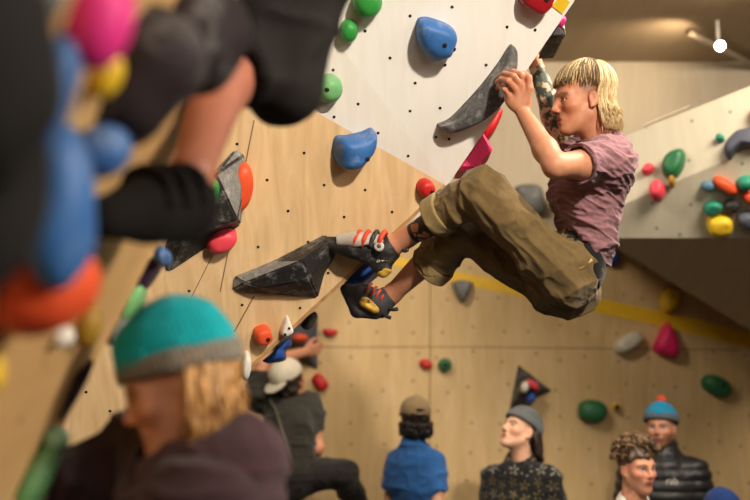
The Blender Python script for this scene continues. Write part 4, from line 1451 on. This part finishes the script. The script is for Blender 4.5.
class Body:
    """joints of an upright figure under a head; b() maps figure coordinates (forward, left, up from the head) to the world"""
    def __init__(s, hd, yaw, lean=0.0, width=1.0, up=.03):
        s.h = hd
        s.T = frame(yaw, 0)
        s.z = hd.c[2]
        s.o = hd.p(-.02, 0, -.05) - s.T @ V(0, 0, -.05 - up)
        s.lean, s.w = lean, width
        H = s.z + .13
        s.hip = -(s.z - .52 * H)
        s.knee = -(s.z - .275 * H)
        s.ank = -(s.z - .055 * H)
        s.z = s.o[2]
        s.hip, s.knee, s.ank = -(s.z - .52 * H), -(s.z - .275 * H), -(s.z - .055 * H)
        s.flo = -s.z

    def b(s, x, y, z):
        k = min(max((-z - .17) / .6, 0), 1)
        return s.o + s.T @ V(x - s.lean * k, y * s.w, z)


def figure(name_label, hd, bd, skin, skin_col, shirt, shirt_col, sleeve, trousers_rgb, arms=None, hh=.0065, puff=0.0, quilt=None, cloth_name='t_shirt', mat_shirt=None, collar=.0, shoe_rgb=(40, 40, 42), mouth=0.0):
    """a standing person: bare body with the head, then shirt or jacket, trousers and shoes as its clothes"""
    b = bd.b
    hands = []
    A = arms or {}
    J = {}
    for k, y in (('l', 1), ('r', -1)):
        J[k] = A.get(k) or [b(0, y * .165, -.285), b(-.03, y * .215, -.56), b(.05, y * .225, -.78)]
    pr = hd.prims(mouth)
    pr += [cap(b(-.02, 0, -.20), hd.p(-.02, 0, -.05), .058, .054, .03), ell(b(-.01, 0, -.38), V(.10, .155, .17), bd.T, .03), ell(b(0, 0, -.62), V(.09, .13, .2), bd.T, .03),
           ell(b(0, 0, bd.hip), V(.10, .15, .12), bd.T, .04)]
    for k, y in (('l', 1), ('r', -1)):
        s, e, w = J[k]
        pr.append(grp([cap(s, e, .050, .040, .03), cap(e, e * .7 + w * .3, .040, .041, .02), cap(e * .7 + w * .3, w, .041, .027, .02)]
                      + hand(w, w - e, bd.T @ V(0, y, .1), bd.T @ V(1, 0, 0), (18, 25, 18)), .02))
        pr.append(grp([cap(b(0, y * .09, bd.hip), b(.01, y * .10, bd.knee), .075, .05, .02), cap(b(.01, y * .10, bd.knee), b(0, y * .10, bd.ank), .05, .035, .02)], .02))
    base = b(0, 0, 0)
    p = body('person', pr, hh, M_SKIN, None, V(base[0], base[1], 0), None, skin_col)
    tag(p, name_label, 'person', )
    g = puff
    tp = [ell(b(-.01, 0, -.39), V(.125 + g, .185 + g, .18), bd.T, .03), ell(b(-.015, 0, -.285), V(.085 + g, .165 + g, .072 + g), bd.T, .06), ell(b(0, 0, -.64), V(.118 + g, .165 + g, .24), bd.T, .05),
          cap(b(-.02, 0, -.19 + collar * .3), b(-.015, 0, -.27), .075 + g * .6, .10 + g, .04), cut(b(0, 0, bd.hip - .06), V(0, 0, -1), .006)]
    if not collar:
        tp.append(cap(b(.0, 0, -.10), b(-.0, 0, -.215), .066, .060, .006, None, True))
    sp_ = [grp(tp, .02)]
    for k, y in (('l', 1), ('r', -1)):
        s, e, w = J[k]
        if sleeve == 'short':
            o = s * .42 + e * .58
            sp_.append(grp([cap(s, e, .064, .062, .03), cut(o, e - s, .004), cap(o - unit(e - s) * .015, e, .054, .054, .004, None, True)], .04))
        else:
            o = w * .96 + e * .04
            sp_.append(grp([cap(s, e, .064 + g, .058 + g, .03), cap(e, w, .056 + g, .045 + g, .03), cut(o, w - e, .004)], .04))

    def disp(v, n):
        d = .012 * (ridged(v, (8, 8, 13), 71) - .4) + .006 * (ridged(v, 19, 72) - .4)
        if quilt:
            d = .012 * np.abs(np.sin((v[:, 2] + .012 * noise(v, 4, 3)) * pi / quilt)) ** .6 - .01 + .003 * noise(v, 30, 5)
        return d
    sh = body(cloth_name, sp_, hh, mat_shirt or M_CLOTH, p, None, disp, shirt_col)
    if collar:
        body('collar', [grp([cap(b(-.02, 0, -.24), b(-.015, 0, -.24 + collar), .082 + g * .5, .078 + g * .4, .02), cut(b(0, 0, -.24 + collar), unit(V(0, 0, 1) + bd.T @ V(.15, 0, 0)), .01), cap(b(-.01, 0, -.2), b(0, 0, .1), .062, .066, .01, None, True)], .01)], hh, mat_shirt or M_CLOTH, sh, None, lambda v, n: .004 * noise(v, 20, 4), shirt_col)
    tr2 = [grp([ell(b(0, 0, bd.hip), V(.125, .17, .13), bd.T, .03), cut(b(0, 0, bd.hip + .07), V(0, 0, 1), .004)], .02)]
    for y in (1, -1):
        tr2.append(grp([cap(b(0, y * .085, bd.hip - .02), b(.01, y * .10, bd.knee), .098, .072, .03), cap(b(.01, y * .10, bd.knee), b(0, y * .10, bd.ank), .072, .062, .03), cut(b(0, 0, bd.ank - .02), V(0, 0, -1), .004)], .03))
    body('trousers', tr2, max(hh, .008), M_CLOTH, p, None, folds(.012, (7, 7, 12), (15, 15, 24), 81), scol(trousers_rgb))
    for y in (1, -1):
        a = b(-.03, y * .10, bd.flo + .045)
        sh_ = [grp([cap(a, b(.15, y * .12, bd.flo + .04), .043, .040, .03), cap(b(0, y * .10, bd.ank), a, .045, .045, .03), cut(b(0, 0, bd.flo + .002), V(0, 0, -1), .003)], .02)]
        body('shoe', sh_, .008, M_CLOTH, p, None, None, scol(shoe_rgb))
    return p, sh, J


def face(hd, skin, **kw):
    return lambda v: hd.colour(v, skin, **kw)


# ---------------------------------------------------------------- man in blue t-shirt, seen from behind
hd = Head(P(415, 419, 6.0), frame(168, 4), 1.0)
bd = Body(hd, 216, 0, .76, .05)
p, sh, J = figure('person in blue t-shirt and tan cap standing with back to us', hd, bd, None, face(hd, (206, 156, 120)), None, scol((46, 96, 158)), 'short', (58, 58, 62))
baseball_cap(hd, p, (150, 128, 92), 0, True)
hb = [grp([hd.e(-.022, 0, .02, .100, .084, .085, .01), hd.e(-.055, 0, -.055, .062, .070, .075, .03), cut(hd.p(.012, 0, 0), hd.M @ V(1, 0, 0), .01)], .01)]
hr = body('hair', hb, .005, M_HAIR, p, None, lambda v, n: .007 * noise(v, 36, 5), scol((36, 27, 22)))
st = [(-.022 + .10 * cos(a), .086 * sin(a), -.03 + .02 * rng.random()) for a in [rng.uniform(radians(80), radians(280)) for _ in range(90)]]
locks('hair_locks', hd, hr, st, .075, (44, 34, 28), (26, 20, 18), .008, .008, seed=4)

# ---------------------------------------------------------------- person in grey beanie and black patterned jacket, looking up
hd = Head(P(520, 431, 5.6), frame(60, 26), .98)
bd = Body(hd, 30, 0, .92)


def jacket_col(v):
    q = (v - bd.o) @ bd.T
    cs = .066
    u, w = q[:, 1] / cs + .35 * np.sign(q[:, 0]), q[:, 2] / cs
    i, j = np.floor(u), np.floor(w)
    fx, fy = u - i - .5 + .15 * np.sin(i * 12.9 + j * 7.3), w - j - .5 + .15 * np.sin(i * 3.1 + j * 11.7)
    r, a = np.hypot(fx, fy), np.arctan2(fy, fx) + i * 1.7 + j * 2.9
    m = (r < .40) & (np.cos(a * 5) > .45 + r * .9) & (r > .06)
    c = np.tile(np.array(lin(26, 25, 26)), (len(v), 1))
    pal = np.array([lin(120, 106, 66), lin(140, 134, 118), lin(104, 88, 50)])
    c[m] = pal[((i * 3 + j * 5).astype(int) % 3)][m]
    return c


p, sh, J = figure('person in grey beanie and black embroidered jacket looking up', hd, bd, None, face(hd, (226, 174, 142), lips=(176, 92, 84), brow=(70, 48, 36)), None, jacket_col, 'long', (50, 50, 56), hh=.006, cloth_name='jacket', puff=.012, mouth=.002)
beanie(hd, p, (92, 94, 94), (98, 100, 100), seed=11, low=.046)
st = [(-.012 + .098 * cos(a), .082 * sin(a), .03) for a in [rng.choice((-1, 1)) * rng.uniform(radians(95), radians(180)) for _ in range(130)]]
hr = body('hair', [grp([hd.e(-.03, 0, 0, .088, .079, .075, .01), cut(hd.p(-.03, 0, 0), hd.M @ V(1, 0, -.1), .01)], .01)], .006, M_HAIR, p, None, None, scol((40, 28, 22)))
locks('hair_locks', hd, hr, st, .15, (60, 42, 32), (28, 20, 16), .008, .012, push=.12, seed=5)
for y in (.07, -.07):
    body('jacket_collar_flap', [ell(bd.b(.055, y, -.235), V(.045, .022, .05), bd.T @ frame(0, 0).T if False else bd.T, .01)], .006, M_CLOTH, sh, None, None, scol((24, 23, 24)))

# ---------------------------------------------------------------- man in black puffer jacket
hd = Head(P(661, 428, 6.0), frame(28, 3), 1.0)
bd = Body(hd, 12, 0, 1.0)
p, sh, J = figure('bearded person in black puffer jacket and blue bobble beanie', hd, bd, None, face(hd, (208, 150, 120), beard=(120, 78, 54), brow=(96, 66, 48)), None, scol((38, 37, 38)), 'long', (46, 48, 58), puff=.035, quilt=.062, cloth_name='puffer_jacket', mat_shirt=vmat('quilted_nylon', .45, .5, .1, 200, var=.08), collar=.11)
beanie(hd, p, (30, 136, 176), (92, 100, 106), pom=(226, 82, 44), seed=13, low=.046, tall=.012)
body('hood', [grp([ell(bd.b(-.115, -.04, -.165), V(.06, .115, .085), bd.T, .02)], .02)], .007, M_CLOTH, sh, None, lambda v, n: .006 * noise(v, 16, 3), scol((38, 70, 128)))
tx = bpy.data.curves.new('t', 'FONT')
tx.body = 'rab'
tx.size = .052
tx.extrude = .002
to = bpy.data.objects.new('t', tx)
C.objects.link(to)
bpy.context.view_layer.update()
tme = bpy.data.meshes.new_from_object(to)
bpy.data.objects.remove(to)
co = np.zeros(len(tme.vertices) * 3)
tme.vertices.foreach_get('co', co)
co = co.reshape(-1, 3)
lc = P(667, 480, 6.0)
fy = bd.T[:, 0]
rt = -bd.T[:, 1] * -1
lc = bd.b(.168, .0, -.335)
mk('chest_lettering', np.array([lc + bd.T[:, 1] * (a + .0) + V(0, 0, b) + fy * c for a, b, c in co]), [tuple(q.vertices) for q in tme.polygons], M_TXT, sh, smooth=False)

# ---------------------------------------------------------------- curly haired man in white t-shirt
hd = Head(P(637, 468, 5.0), frame(-26, -2), .98)
bd = Body(hd, -20, 0, 1.0)
p, sh, J = figure('person with curly brown hair and white t-shirt', hd, bd, None, face(hd, (214, 152, 120), brow=(86, 60, 42), beard=(176, 124, 96), blush=.8), None, scol((226, 220, 210)), 'short', (60, 66, 80))
hr = body('hair', [grp([hd.e(-.012, 0, .050, .104, .088, .092, .01), cut(hd.p(.085, 0, .056), hd.M @ V(.55, 0, -1), .015)], .01)], .006, M_HAIR, p, None, lambda v, n: .012 * noise(v, 34, 6), scol((84, 62, 42)))
paths, cols = [], []
for i in range(230):
    a, e = rng.uniform(-pi, pi), rng.uniform(-.1, pi / 2)
    if abs(a) < radians(70) and e < .42:
        e = rng.uniform(.42, 1.1)
    c0 = V(-.012 + .104 * cos(e) * cos(a), .090 * cos(e) * sin(a), .050 + .094 * sin(e))
    n0 = unit(V(cos(e) * cos(a), cos(e) * sin(a), sin(e)))
    t0 = unit(np.cross(n0, V(rng.uniform(-1, 1), rng.uniform(-1, 1), rng.uniform(-1, 1))))
    b0 = np.cross(n0, t0)
    R, pts = rng.uniform(.010, .017), []
    for k in range(12):
        th_ = k * 2 * pi * 1.25 / 11
        q = c0 + n0 * (.004 + R * (1 - cos(th_)) * .8 + .0006 * k) + t0 * (R * sin(th_)) + b0 * (.0025 * (k - 6))
        pts.append(hd.p(*q))
    paths.append((np.array(pts), [.0062 * (1 - .6 * abs(k - 5.5) / 6) for k in range(12)]))
    w = rng.random()
    cols.append(np.array(lin(*[x * w + y * (1 - w) for x, y in zip((138, 108, 72), (70, 50, 34))])))
tubes('curls', paths, M_HAIR, hr, sides=5, col=lambda i: cols[i])

# ---------------------------------------------------------------- low figure at the right border in a blue hat
hd = Head(P(722, 513, 5.35), frame(160, 0), .9)
bd = Body(hd, 170, 0, .8)
p, sh, J = figure('person at bottom right border, only a blue hat showing', hd, bd, None, face(hd, (206, 156, 124)), None, scol((40, 42, 48)), 'long', (48, 48, 54), hh=.009, cloth_name='jacket')
beanie(hd, p, (36, 66, 128), (34, 60, 116), seed=17, low=.036)
# ================================================================== near figures
# ---------------------------------------------------------------- dark climber at the top left, one bare calf and dark shoe hanging into view
kn1, an1, hl1, to1 = P(233, 42, 1.98), P(193, 172, 1.66), P(186, 205, 1.64), P(104, 214, 1.44)
hp1, hp2, kn2, an2 = P(258, -130, 1.86), P(334, -150, 2.0), P(282, 84, 2.0), P(292, -20, 2.42)
pl_, ch_, nk_ = P(310, -170, 1.95), P(300, -330, 1.85), P(290, -430, 1.78)
hd = Head(P(280, -520, 1.70), frame(100, 20), 1.0)
lt_ = unit(hp2 - hp1)
sh1, sh2 = P(225, -400, 1.66), P(360, -410, 1.96)
el1, wr1, el2, wr2 = P(150, -400, 1.45), P(120, -520, 1.30), P(330, -540, 1.9), P(250, -640, 1.75)
pr = hd.prims()
pr += [cap(nk_, hd.p(-.02, 0, -.05), .058, .054, .03), cap(ch_, pl_, .13, .12, .05), cap(sh1, sh2, .07, .07, .05), cap(hp1, hp2, .11, .11, .05)]
for a, b_, c in ((sh1, el1, wr1), (sh2, el2, wr2)):
    pr.append(grp([cap(a, b_, .05, .04, .03), cap(b_, c, .042, .027, .02)] + hand(c, c - b_, V(.6, -.5, .3), V(0, -1, 0), (50, 50, 30)), .02))
for a, b_, c in ((hp1, kn1, an1), (hp2, kn2, an2)):
    pr.append(grp([cap(a, b_, .075, .05, .02), cap(b_, b_ * .65 + c * .35, .046, .052, .03), cap(b_ * .65 + c * .35, c, .052, .033, .03)], .02))
pr.append(grp([cap(an1, hl1, .034, .032, .02), cap(hl1 * .8 + an1 * .2, to1 * .85 + hl1 * .15, .032, .024, .02)], .02))
p = body('person', pr, .0065, M_SKIN, None, P(300, 60, 1.95), None, lambda v: hd.colour(v, (162, 102, 80)))
tag(p, 'person in black clothes cut off by the top border, one bare calf hanging', 'person')
d1 = unit(an1 - kn1)
t_ = [grp([cap(hp1, hp2, .14, .14, .05), cap(pl_, hp1 * .5 + hp2 * .5, .16, .15, .05), cut(P(300, -215, 1.9), V(0, 0, 1), .01)], .02),
      grp([cap(hp1, kn1, .125, .088, .04), cap(kn1, kn1 + d1 * .13, .085, .080, .03), cut(kn1 + d1 * .11, d1, .005), cap(kn1 + d1 * .09, an1, .060, .060, .004, None, True)], .03),
      grp([cap(hp2, kn2, .125, .064, .04), cap(kn2, an2, .064, .058, .03), cut(an2, unit(an2 - kn2), .005)], .04)]
M_BLK = vmat('black_cotton', .9, .1, .2, 300, var=.1)
body('trousers', t_, .0075, M_BLK, p, None, folds(.016, (6, 6, 9), (12, 12, 18), 91), scol((34, 31, 30)))
body('t_shirt', [grp([cap(ch_, pl_, .165, .16, .05), cap(sh1, sh2, .09, .09, .05), cut(P(305, -190, 1.9), V(0, 0, -1), .005), cap(nk_, hd.p(0, 0, 0), .062, .062, .005, None, True)], .03),
                 grp([cap(sh1, el1, .075, .065, .03), cut(sh1 * .4 + el1 * .6, el1 - sh1, .005)], .04), grp([cap(sh2, el2, .075, .065, .03), cut(sh2 * .4 + el2 * .6, el2 - sh2, .005)], .04)], .009, M_BLK, p, None, folds(.014, (6, 6, 9), (12, 12, 18), 95), scol((30, 28, 28)))
hr = body('hair', [grp([hd.e(-.013, 0, .044, .100, .081, .092, .01), cut(hd.p(.08, 0, .05), hd.M @ V(.6, 0, -1), .02)], .01)], .007, M_HAIR, p, None, lambda v, n: .005 * noise(v, 40, 5), scol((44, 32, 26)))
ft = unit(to1 - hl1)
sd_ = [grp([cap(to1, to1 * .55 + hl1 * .45, .026, .044, .02), cap(to1 * .5 + hl1 * .5, hl1, .045, .046, .02), cap(to1 - V(0, 0, .01), hl1 - V(0, 0, .03), .022, .032, .02)], .02),
       grp([cap(hl1, an1, .046, .042, .02), cut(an1 * .55 + hl1 * .45, an1 - hl1, .005)], .02), cap(an1 + (an1 - hl1) * .5, hl1 * .9 + an1 * .1, .036, .036, .005, None, True)]
M_RUB2 = mat('dull_black_rubber', (24, 21, 20), .9, .1, 60, .2, 200, .15)  # darker and duller than the rubber of the other climbing shoes
sk_ = body('climbing_shoe', sd_, .005, M_RUB2, p)
for k, t0 in enumerate((.12, .34, .56)):
    q = hl1 * (1 - t0) + to1 * t0 + V(0, 0, .02)
    sdv = unit(np.cross(ft, V(0, 0, 1)))
    pts = [q + sdv * .047 - V(0, 0, .02), q + sdv * .040 + V(0, 0, .022), q + V(0, 0, .040), q - sdv * .040 + V(0, 0, .022), q - sdv * .047 - V(0, 0, .02)]
    tubes('strap', [(bez(pts, 5), [.010] * 21)], M_RUB2, sk_, sides=8)

# ---------------------------------------------------------------- person in teal beanie
hd = Head(P(180, 386, 1.74), frame(84, -19, 0), .91)
nk, chest, waist, hips = P(206, 458, 1.76), P(200, 560, 1.76), P(216, 690, 1.76), P(222, 800, 1.78)
hips[2] = 1.0
waist = chest * .5 + hips * .5
TT = frame(80, 0)
L_, F_ = TT[:, 1], TT[:, 0]
shl, shr = nk + L_ * .17 + V(.0, 0, -.085), P(163, 452, 1.93)
ell_, wrl = shl + V(-.06, .0, -.27), shl + V(-.24, .06, -.36)
elr, wrr = P(98, 484, 1.92), P(36, 492, 1.78)
pr = hd.prims(.001)
pr += [cap(nk, hd.p(-.025, 0, -.05), .056, .052, .03), cap(chest, waist, .13, .11, .05), cap(shl, shr, .06, .06, .05), cap(waist, hips, .11, .12, .05)]
for a, b_, c, y in ((shl, ell_, wrl, 1), (shr, elr, wrr, -1)):
    pr.append(grp([cap(a, b_, .05, .04, .03), cap(b_, c, .042, .027, .02)] + hand(c, c - b_, V(0, -.5, .9), V(-.3, 0, 1), (30, 35, 25)), .02))
kz, az = hips[2] * .53, .1
for y in (1, -1):
    a, b_, c = hips + L_ * y * .09, V(hips[0] - .02, hips[1], kz) + L_ * y * .1, V(hips[0] + .02, hips[1], az) + L_ * y * .1
    pr.append(grp([cap(a, b_, .075, .05, .02), cap(b_, c, .05, .035, .02)], .02))
p = body('person', pr, .0055, M_SKIN, None, V(hips[0], hips[1], 0), None, face(hd, (206, 150, 122), brow=(120, 86, 56), lips=(160, 88, 80)))
tag(p, 'blond person in teal beanie and dark purple hoodie looking down', 'person')
beanie(hd, p, (10, 160, 168), (128, 120, 108), seed=23, hh=.0045, low=.036, tilt=.10, size=.99, tall=.022)
st = []
for i in range(460):
    a = rng.choice((-1, 1)) * rng.uniform(radians(98), radians(182))
    st.append((-.016 + .093 * rng.uniform(.82, 1.04) * cos(a), .084 * rng.uniform(.85, 1.04) * sin(a), .045))
hr = body('hair', [grp([hd.e(-.03, 0, .0, .084, .076, .080, .01), cut(hd.p(-.034, 0, 0), hd.M @ V(1, 0, -.15), .01)], .01)], .006, M_HAIR, p, None, lambda v, n: .004 * noise(v, 40, 5), scol((168, 118, 62)))
locks('hair_locks', hd, hr, st, .140, (228, 178, 102), (150, 102, 54), .0046, .006, push=.30, seed=9)
hc = (66, 48, 52)
hb = [grp([cap(nk - V(0, 0, .08), chest, .12, .15, .06), cap(chest, waist, .15, .15, .05), cap(waist, hips, .165, .165, .05), cap(shl, shr, .085, .085, .06), cut(hips - V(0, 0, .05), V(0, 0, -1), .01),
           cap(nk - V(0, 0, .03), hd.p(.05, 0, -.12), .062, .07, .01, None, True)], .03)]
for a, b_, c in ((shl, ell_, wrl), (shr, elr, wrr)):
    o = c * .95 + b_ * .05
    hb.append(grp([cap(a, b_, .088, .074, .03), cap(b_, c, .072, .052, .03), cut(o, c - b_, .005)], .05))
M_HOOD = vmat('brushed_hoodie_cotton', .95, .1, .4, 400, sheen=.1, var=.12, scale=90)
sh = body('hoodie', hb, .0065, M_HOOD, p, None, folds(.020, (8, 8, 10), (17, 17, 20), 101), scol(hc))
# the hood lies in thick rolls round the neck and down the back
c = nk + V(.0, 0, .022)
hpts = [c + F_ * .085 + V(0, 0, -.085), c + F_ * .05 + L_ * .085 + V(0, 0, -.035), c - F_ * .05 + L_ * .105 + V(0, 0, .005), c - F_ * .085 + V(0, 0, .0), c - F_ * .05 - L_ * .105 + V(0, 0, .005), c + F_ * .05 - L_ * .085 + V(0, 0, -.035), c + F_ * .085 + V(0, 0, -.085)]
hpts = bez(hpts, 3)
hq = [cap(hpts[i], hpts[i + 1], .034, .034, .02) for i in range(len(hpts) - 1)]
hq += [ell(c - F_ * .075 + V(0, 0, -.06), V(.055, .13, .07), TT, .04), ell(c - F_ * .065 + L_ * .05 + V(0, 0, -.03), V(.06, .07, .05), TT, .03)]
body('hood', [grp(hq, .02)], .006, M_HOOD, sh, None, folds(.016, (9, 9, 12), (20, 20, 24), 105), scol((78, 58, 62)))  # hood coloured lighter than the hoodie, standing in for light falling on it
for y in (.035, -.035):
    a = c + F_ * .10 + L_ * y + V(0, 0, -.09)
    tubes('drawstring', [(bez([a, a + F_ * .03 + V(0, 0, -.08), a + F_ * .04 + V(0, 0, -.2)], 6), [.004] * 13)], mat('drawstring_grey', (96, 84, 84), .8, .1), sh, sides=6)
t_ = [grp([cap(hips + L_ * .06, hips - L_ * .06, .15, .15, .04), cut(hips + V(0, 0, .06), V(0, 0, 1), .005)], .02)]
for y in (1, -1):
    a, b_, c_ = hips + L_ * y * .085, V(hips[0] - .02, hips[1], kz) + L_ * y * .1, V(hips[0] + .02, hips[1], az) + L_ * y * .1
    t_.append(grp([cap(a, b_, .10, .075, .03), cap(b_, c_, .072, .06, .03)], .03))
    s_ = V(hips[0] + .02, hips[1], .045) + L_ * y * .1
    body('shoe', [grp([cap(s_, s_ + F_ * .17, .045, .042, .03), cap(s_, s_ + V(0, 0, .07), .045, .045, .03), cut(V(0, 0, .003), V(0, 0, -1), .003)], .02)], .008, M_CLOTH, p, None, None, scol((44, 44, 48)))
body('trousers', t_, .009, M_CLOTH, p, None, folds(.012, (7, 7, 12), (15, 15, 24), 111), scol((44, 42, 46)))

# ---------------------------------------------------------------- climber in cream cap on the back wall
hd = Head(P(289, 381, 6.3), frame(206, 24, -6), 1.1)
nk, ch_, pv = P(281, 402, 6.3), P(289, 430, 6.2), P(291, 476, 6.15)
TT = frame(190, 0)
L_, F_ = TT[:, 1], TT[:, 0]
shl, shr = P(258, 397, 6.3), P(309, 408, 6.3)
ell_, wrl = P(262, 363, 6.42), P(305, 352, 6.6)
elr, wrr = P(317, 447, 6.25), P(308, 470, 6.6)
h1, h2 = P(281, 478, 6.1), P(303, 477, 6.15)
k1, a1 = P(343, 473, 6.1), P(368, 530, 6.4)
k2, a2 = P(268, 545, 6.1), P(262, 610, 6.3)
pr = hd.prims()
pr += [cap(nk, hd.p(-.02, 0, -.05), .062, .056, .03), cap(ch_, pv, .12, .12, .05), cap(shl, shr, .07, .07, .05)]
for a, b_, c_, y in ((shl, ell_, wrl, 1), (shr, elr, wrr, -1)):
    pr.append(grp([cap(a, b_, .052, .044, .03), cap(b_, b_ * .7 + c_ * .3, .043, .045, .02), cap(b_ * .7 + c_ * .3, c_, .045, .03, .02)] + hand(c_, c_ - b_, V(0, -.8, .6), V(.2, -.2, 1) * 1.0, (25, 40, 30), 1.05), .02))
for a, b_, c_ in ((h1, k2, a2), (h2, k1, a1)):
    f0 = c_ + V(.16, .1, -.03)
    pr.append(grp([cap(a, b_, .075, .05, .02), cap(b_, c_, .05, .035, .02), cap(c_, f0, .033, .03, .02)], .02))
p = body('person', pr, .0065, M_SKIN, None, pv + V(0, 0, -.3), None, face(hd, (208, 146, 112)))
tag(p, 'person in cream cap and charcoal t-shirt climbing with one knee raised', 'person')
baseball_cap(hd, p, (226, 216, 192), 172, False)
hr = body('hair', [grp([hd.e(-.022, 0, .012, .098, .083, .080, .01), hd.e(-.05, 0, -.04, .060, .068, .055, .03), cut(hd.p(.02, 0, 0), hd.M @ V(1, 0, 0), .01)], .01)], .006, M_HAIR, p, None, lambda v, n: .010 * noise(v, 36, 5), scol((48, 34, 26)))
t_ = [grp([cap(ch_ + V(0, 0, .02), pv, .155, .15, .06), cap(shl, shr, .085, .085, .06), cap(nk, ch_, .08, .14, .05), cut(pv - V(0, 0, .02), V(0, 0, -1), .006), cap(nk - V(0, 0, .02), hd.p(0, 0, -.03), .064, .06, .006, None, True)], .03)]
for a, b_ in ((shl, ell_), (shr, elr)):
    o = a * .35 + b_ * .65
    t_.append(grp([cap(a, b_, .082, .072, .03), cut(o, b_ - a, .004), cap(o - unit(b_ - a) * .015, b_, .056, .056, .004, None, True)], .05))
ts_ = body('t_shirt', t_, .0065, M_CLOTH, p, None, folds(.016, (7, 7, 11), (16, 16, 22), 121), scol((58, 55, 48)))
q0 = [P(268, 398, 6.21), P(276, 412, 6.1), P(283, 436, 6.0), P(290, 462, 5.97)]
tubes('shoulder_strap', [(bez(q0, 6), [.011] * 19)], mat('strap_olive', (82, 78, 62), .8, .1), ts_, sides=8)
t_ = [grp([cap(pv, h1 * .5 + h2 * .5, .15, .15, .04), cut(pv + V(0, 0, .03), V(0, 0, 1), .005)], .02)]
for a, b_, c_ in ((h1, k2, a2), (h2, k1, a1)):
    t_.append(grp([cap(a, b_, .11, .082, .03), cap(b_, c_, .080, .066, .03), cut(c_, c_ - b_, .004)], .03))
    body('climbing_shoe', [grp([cap(c_ - V(0, 0, .035), c_ + V(.16, .1, -.05), .045, .03, .02)], .02)], .007, M_CLOTH, p, None, None, scol((44, 42, 42)))
body('trousers', t_, .0075, M_CLOTH, p, None, folds(.014, (7, 7, 11), (16, 16, 22), 131), scol((46, 42, 40)))
# ================================================================== light and camera
def area(name, loc, target, size, power, color=(1, 0.86, 0.68)):
    l = bpy.data.lights.new(name, 'AREA')
    l.shape = 'DISK'
    l.size = size
    l.energy = power
    l.color = color
    o = bpy.data.objects.new(name, l)
    C.objects.link(o)
    o.location = loc
    d = V(*target) - V(*loc)
    o.rotation_euler = (math.atan2(math.hypot(d[0], d[1]), -d[2]), 0, math.atan2(-d[0], d[1]))
    return o


def spot(name, loc, target, power, angle, radius=0.08, blend=0.5, color=(1, 0.86, 0.68)):
    l = bpy.data.lights.new(name, 'SPOT')
    l.energy = power
    l.spot_size = radians(angle)
    l.spot_blend = blend
    l.shadow_soft_size = radius
    l.color = color
    o = bpy.data.objects.new(name, l)
    C.objects.link(o)
    o.location = loc
    d = V(*target) - V(*loc)
    o.rotation_euler = (math.atan2(math.hypot(d[0], d[1]), -d[2]), 0, math.atan2(-d[0], d[1]))
    return o


WARM = (1, 0.89, 0.75)
spot('key_spot', (1.7, -0.3, 3.98), (0.3, 3.35, 1.9), 820, 46, 0.12, 0.7, WARM)
spot('rim_spot', (1.7, 3.3, 4.05), (0.55, 3.5, 1.8), 190, 80, 0.12, 0.8, WARM)
ls = area('left_wall_fill', (4.2, 0.0, 3.5), (-0.5, 1.45, 1.8), 1.5, 24, WARM)  # added unseen lamp that brightens the near left wall
ls.data.spread = radians(55)
area('back_wall_light', (2.2, 4.0, 4.0), (0.9, 7, 1.2), 1.2, 88, WARM)
area('back_wall_light_b', (-0.4, 4.6, 4.0), (-0.4, 7, 1.2), 1.0, 55, WARM)
area('front_fill', (0.8, -1.6, 3.9), (0.2, 3.0, 1.6), 2.0, 40, WARM)
spot('track_spot_glow', tuple(LP + V(-0.12, 0.1, 0.05)), (LP[0] - 0.5, LP[1] + 0.8, 4.1), 14, 120, 0.03, 1.0, (1, 0.8, 0.55))

w = bpy.data.worlds.new('World')
bpy.context.scene.world = w
w.use_nodes = True
w.node_tree.nodes['Background'].inputs[0].default_value = (0.5, 0.42, 0.33, 1)
w.node_tree.nodes['Background'].inputs[1].default_value = 0.15

cd = bpy.data.cameras.new('camera')
cam = bpy.data.objects.new('camera', cd)
C.objects.link(cam)
cam.location = CAM
cam.rotation_euler = (pi / 2 + TH, 0, 0)
cd.sensor_width = 36
cd.lens = FPX / 750 * 36
cd.dof.use_dof = True
cd.dof.focus_distance = 3.5
cd.dof.aperture_fstop = 1.6
cd.clip_start = 0.05
sc = bpy.context.scene
sc.camera = cam
sc.view_settings.view_transform = 'Standard'
sc.view_settings.look = 'None'
sc.view_settings.gamma = 1
sc.view_settings.exposure = 0.28
sc.cycles.use_denoising = True
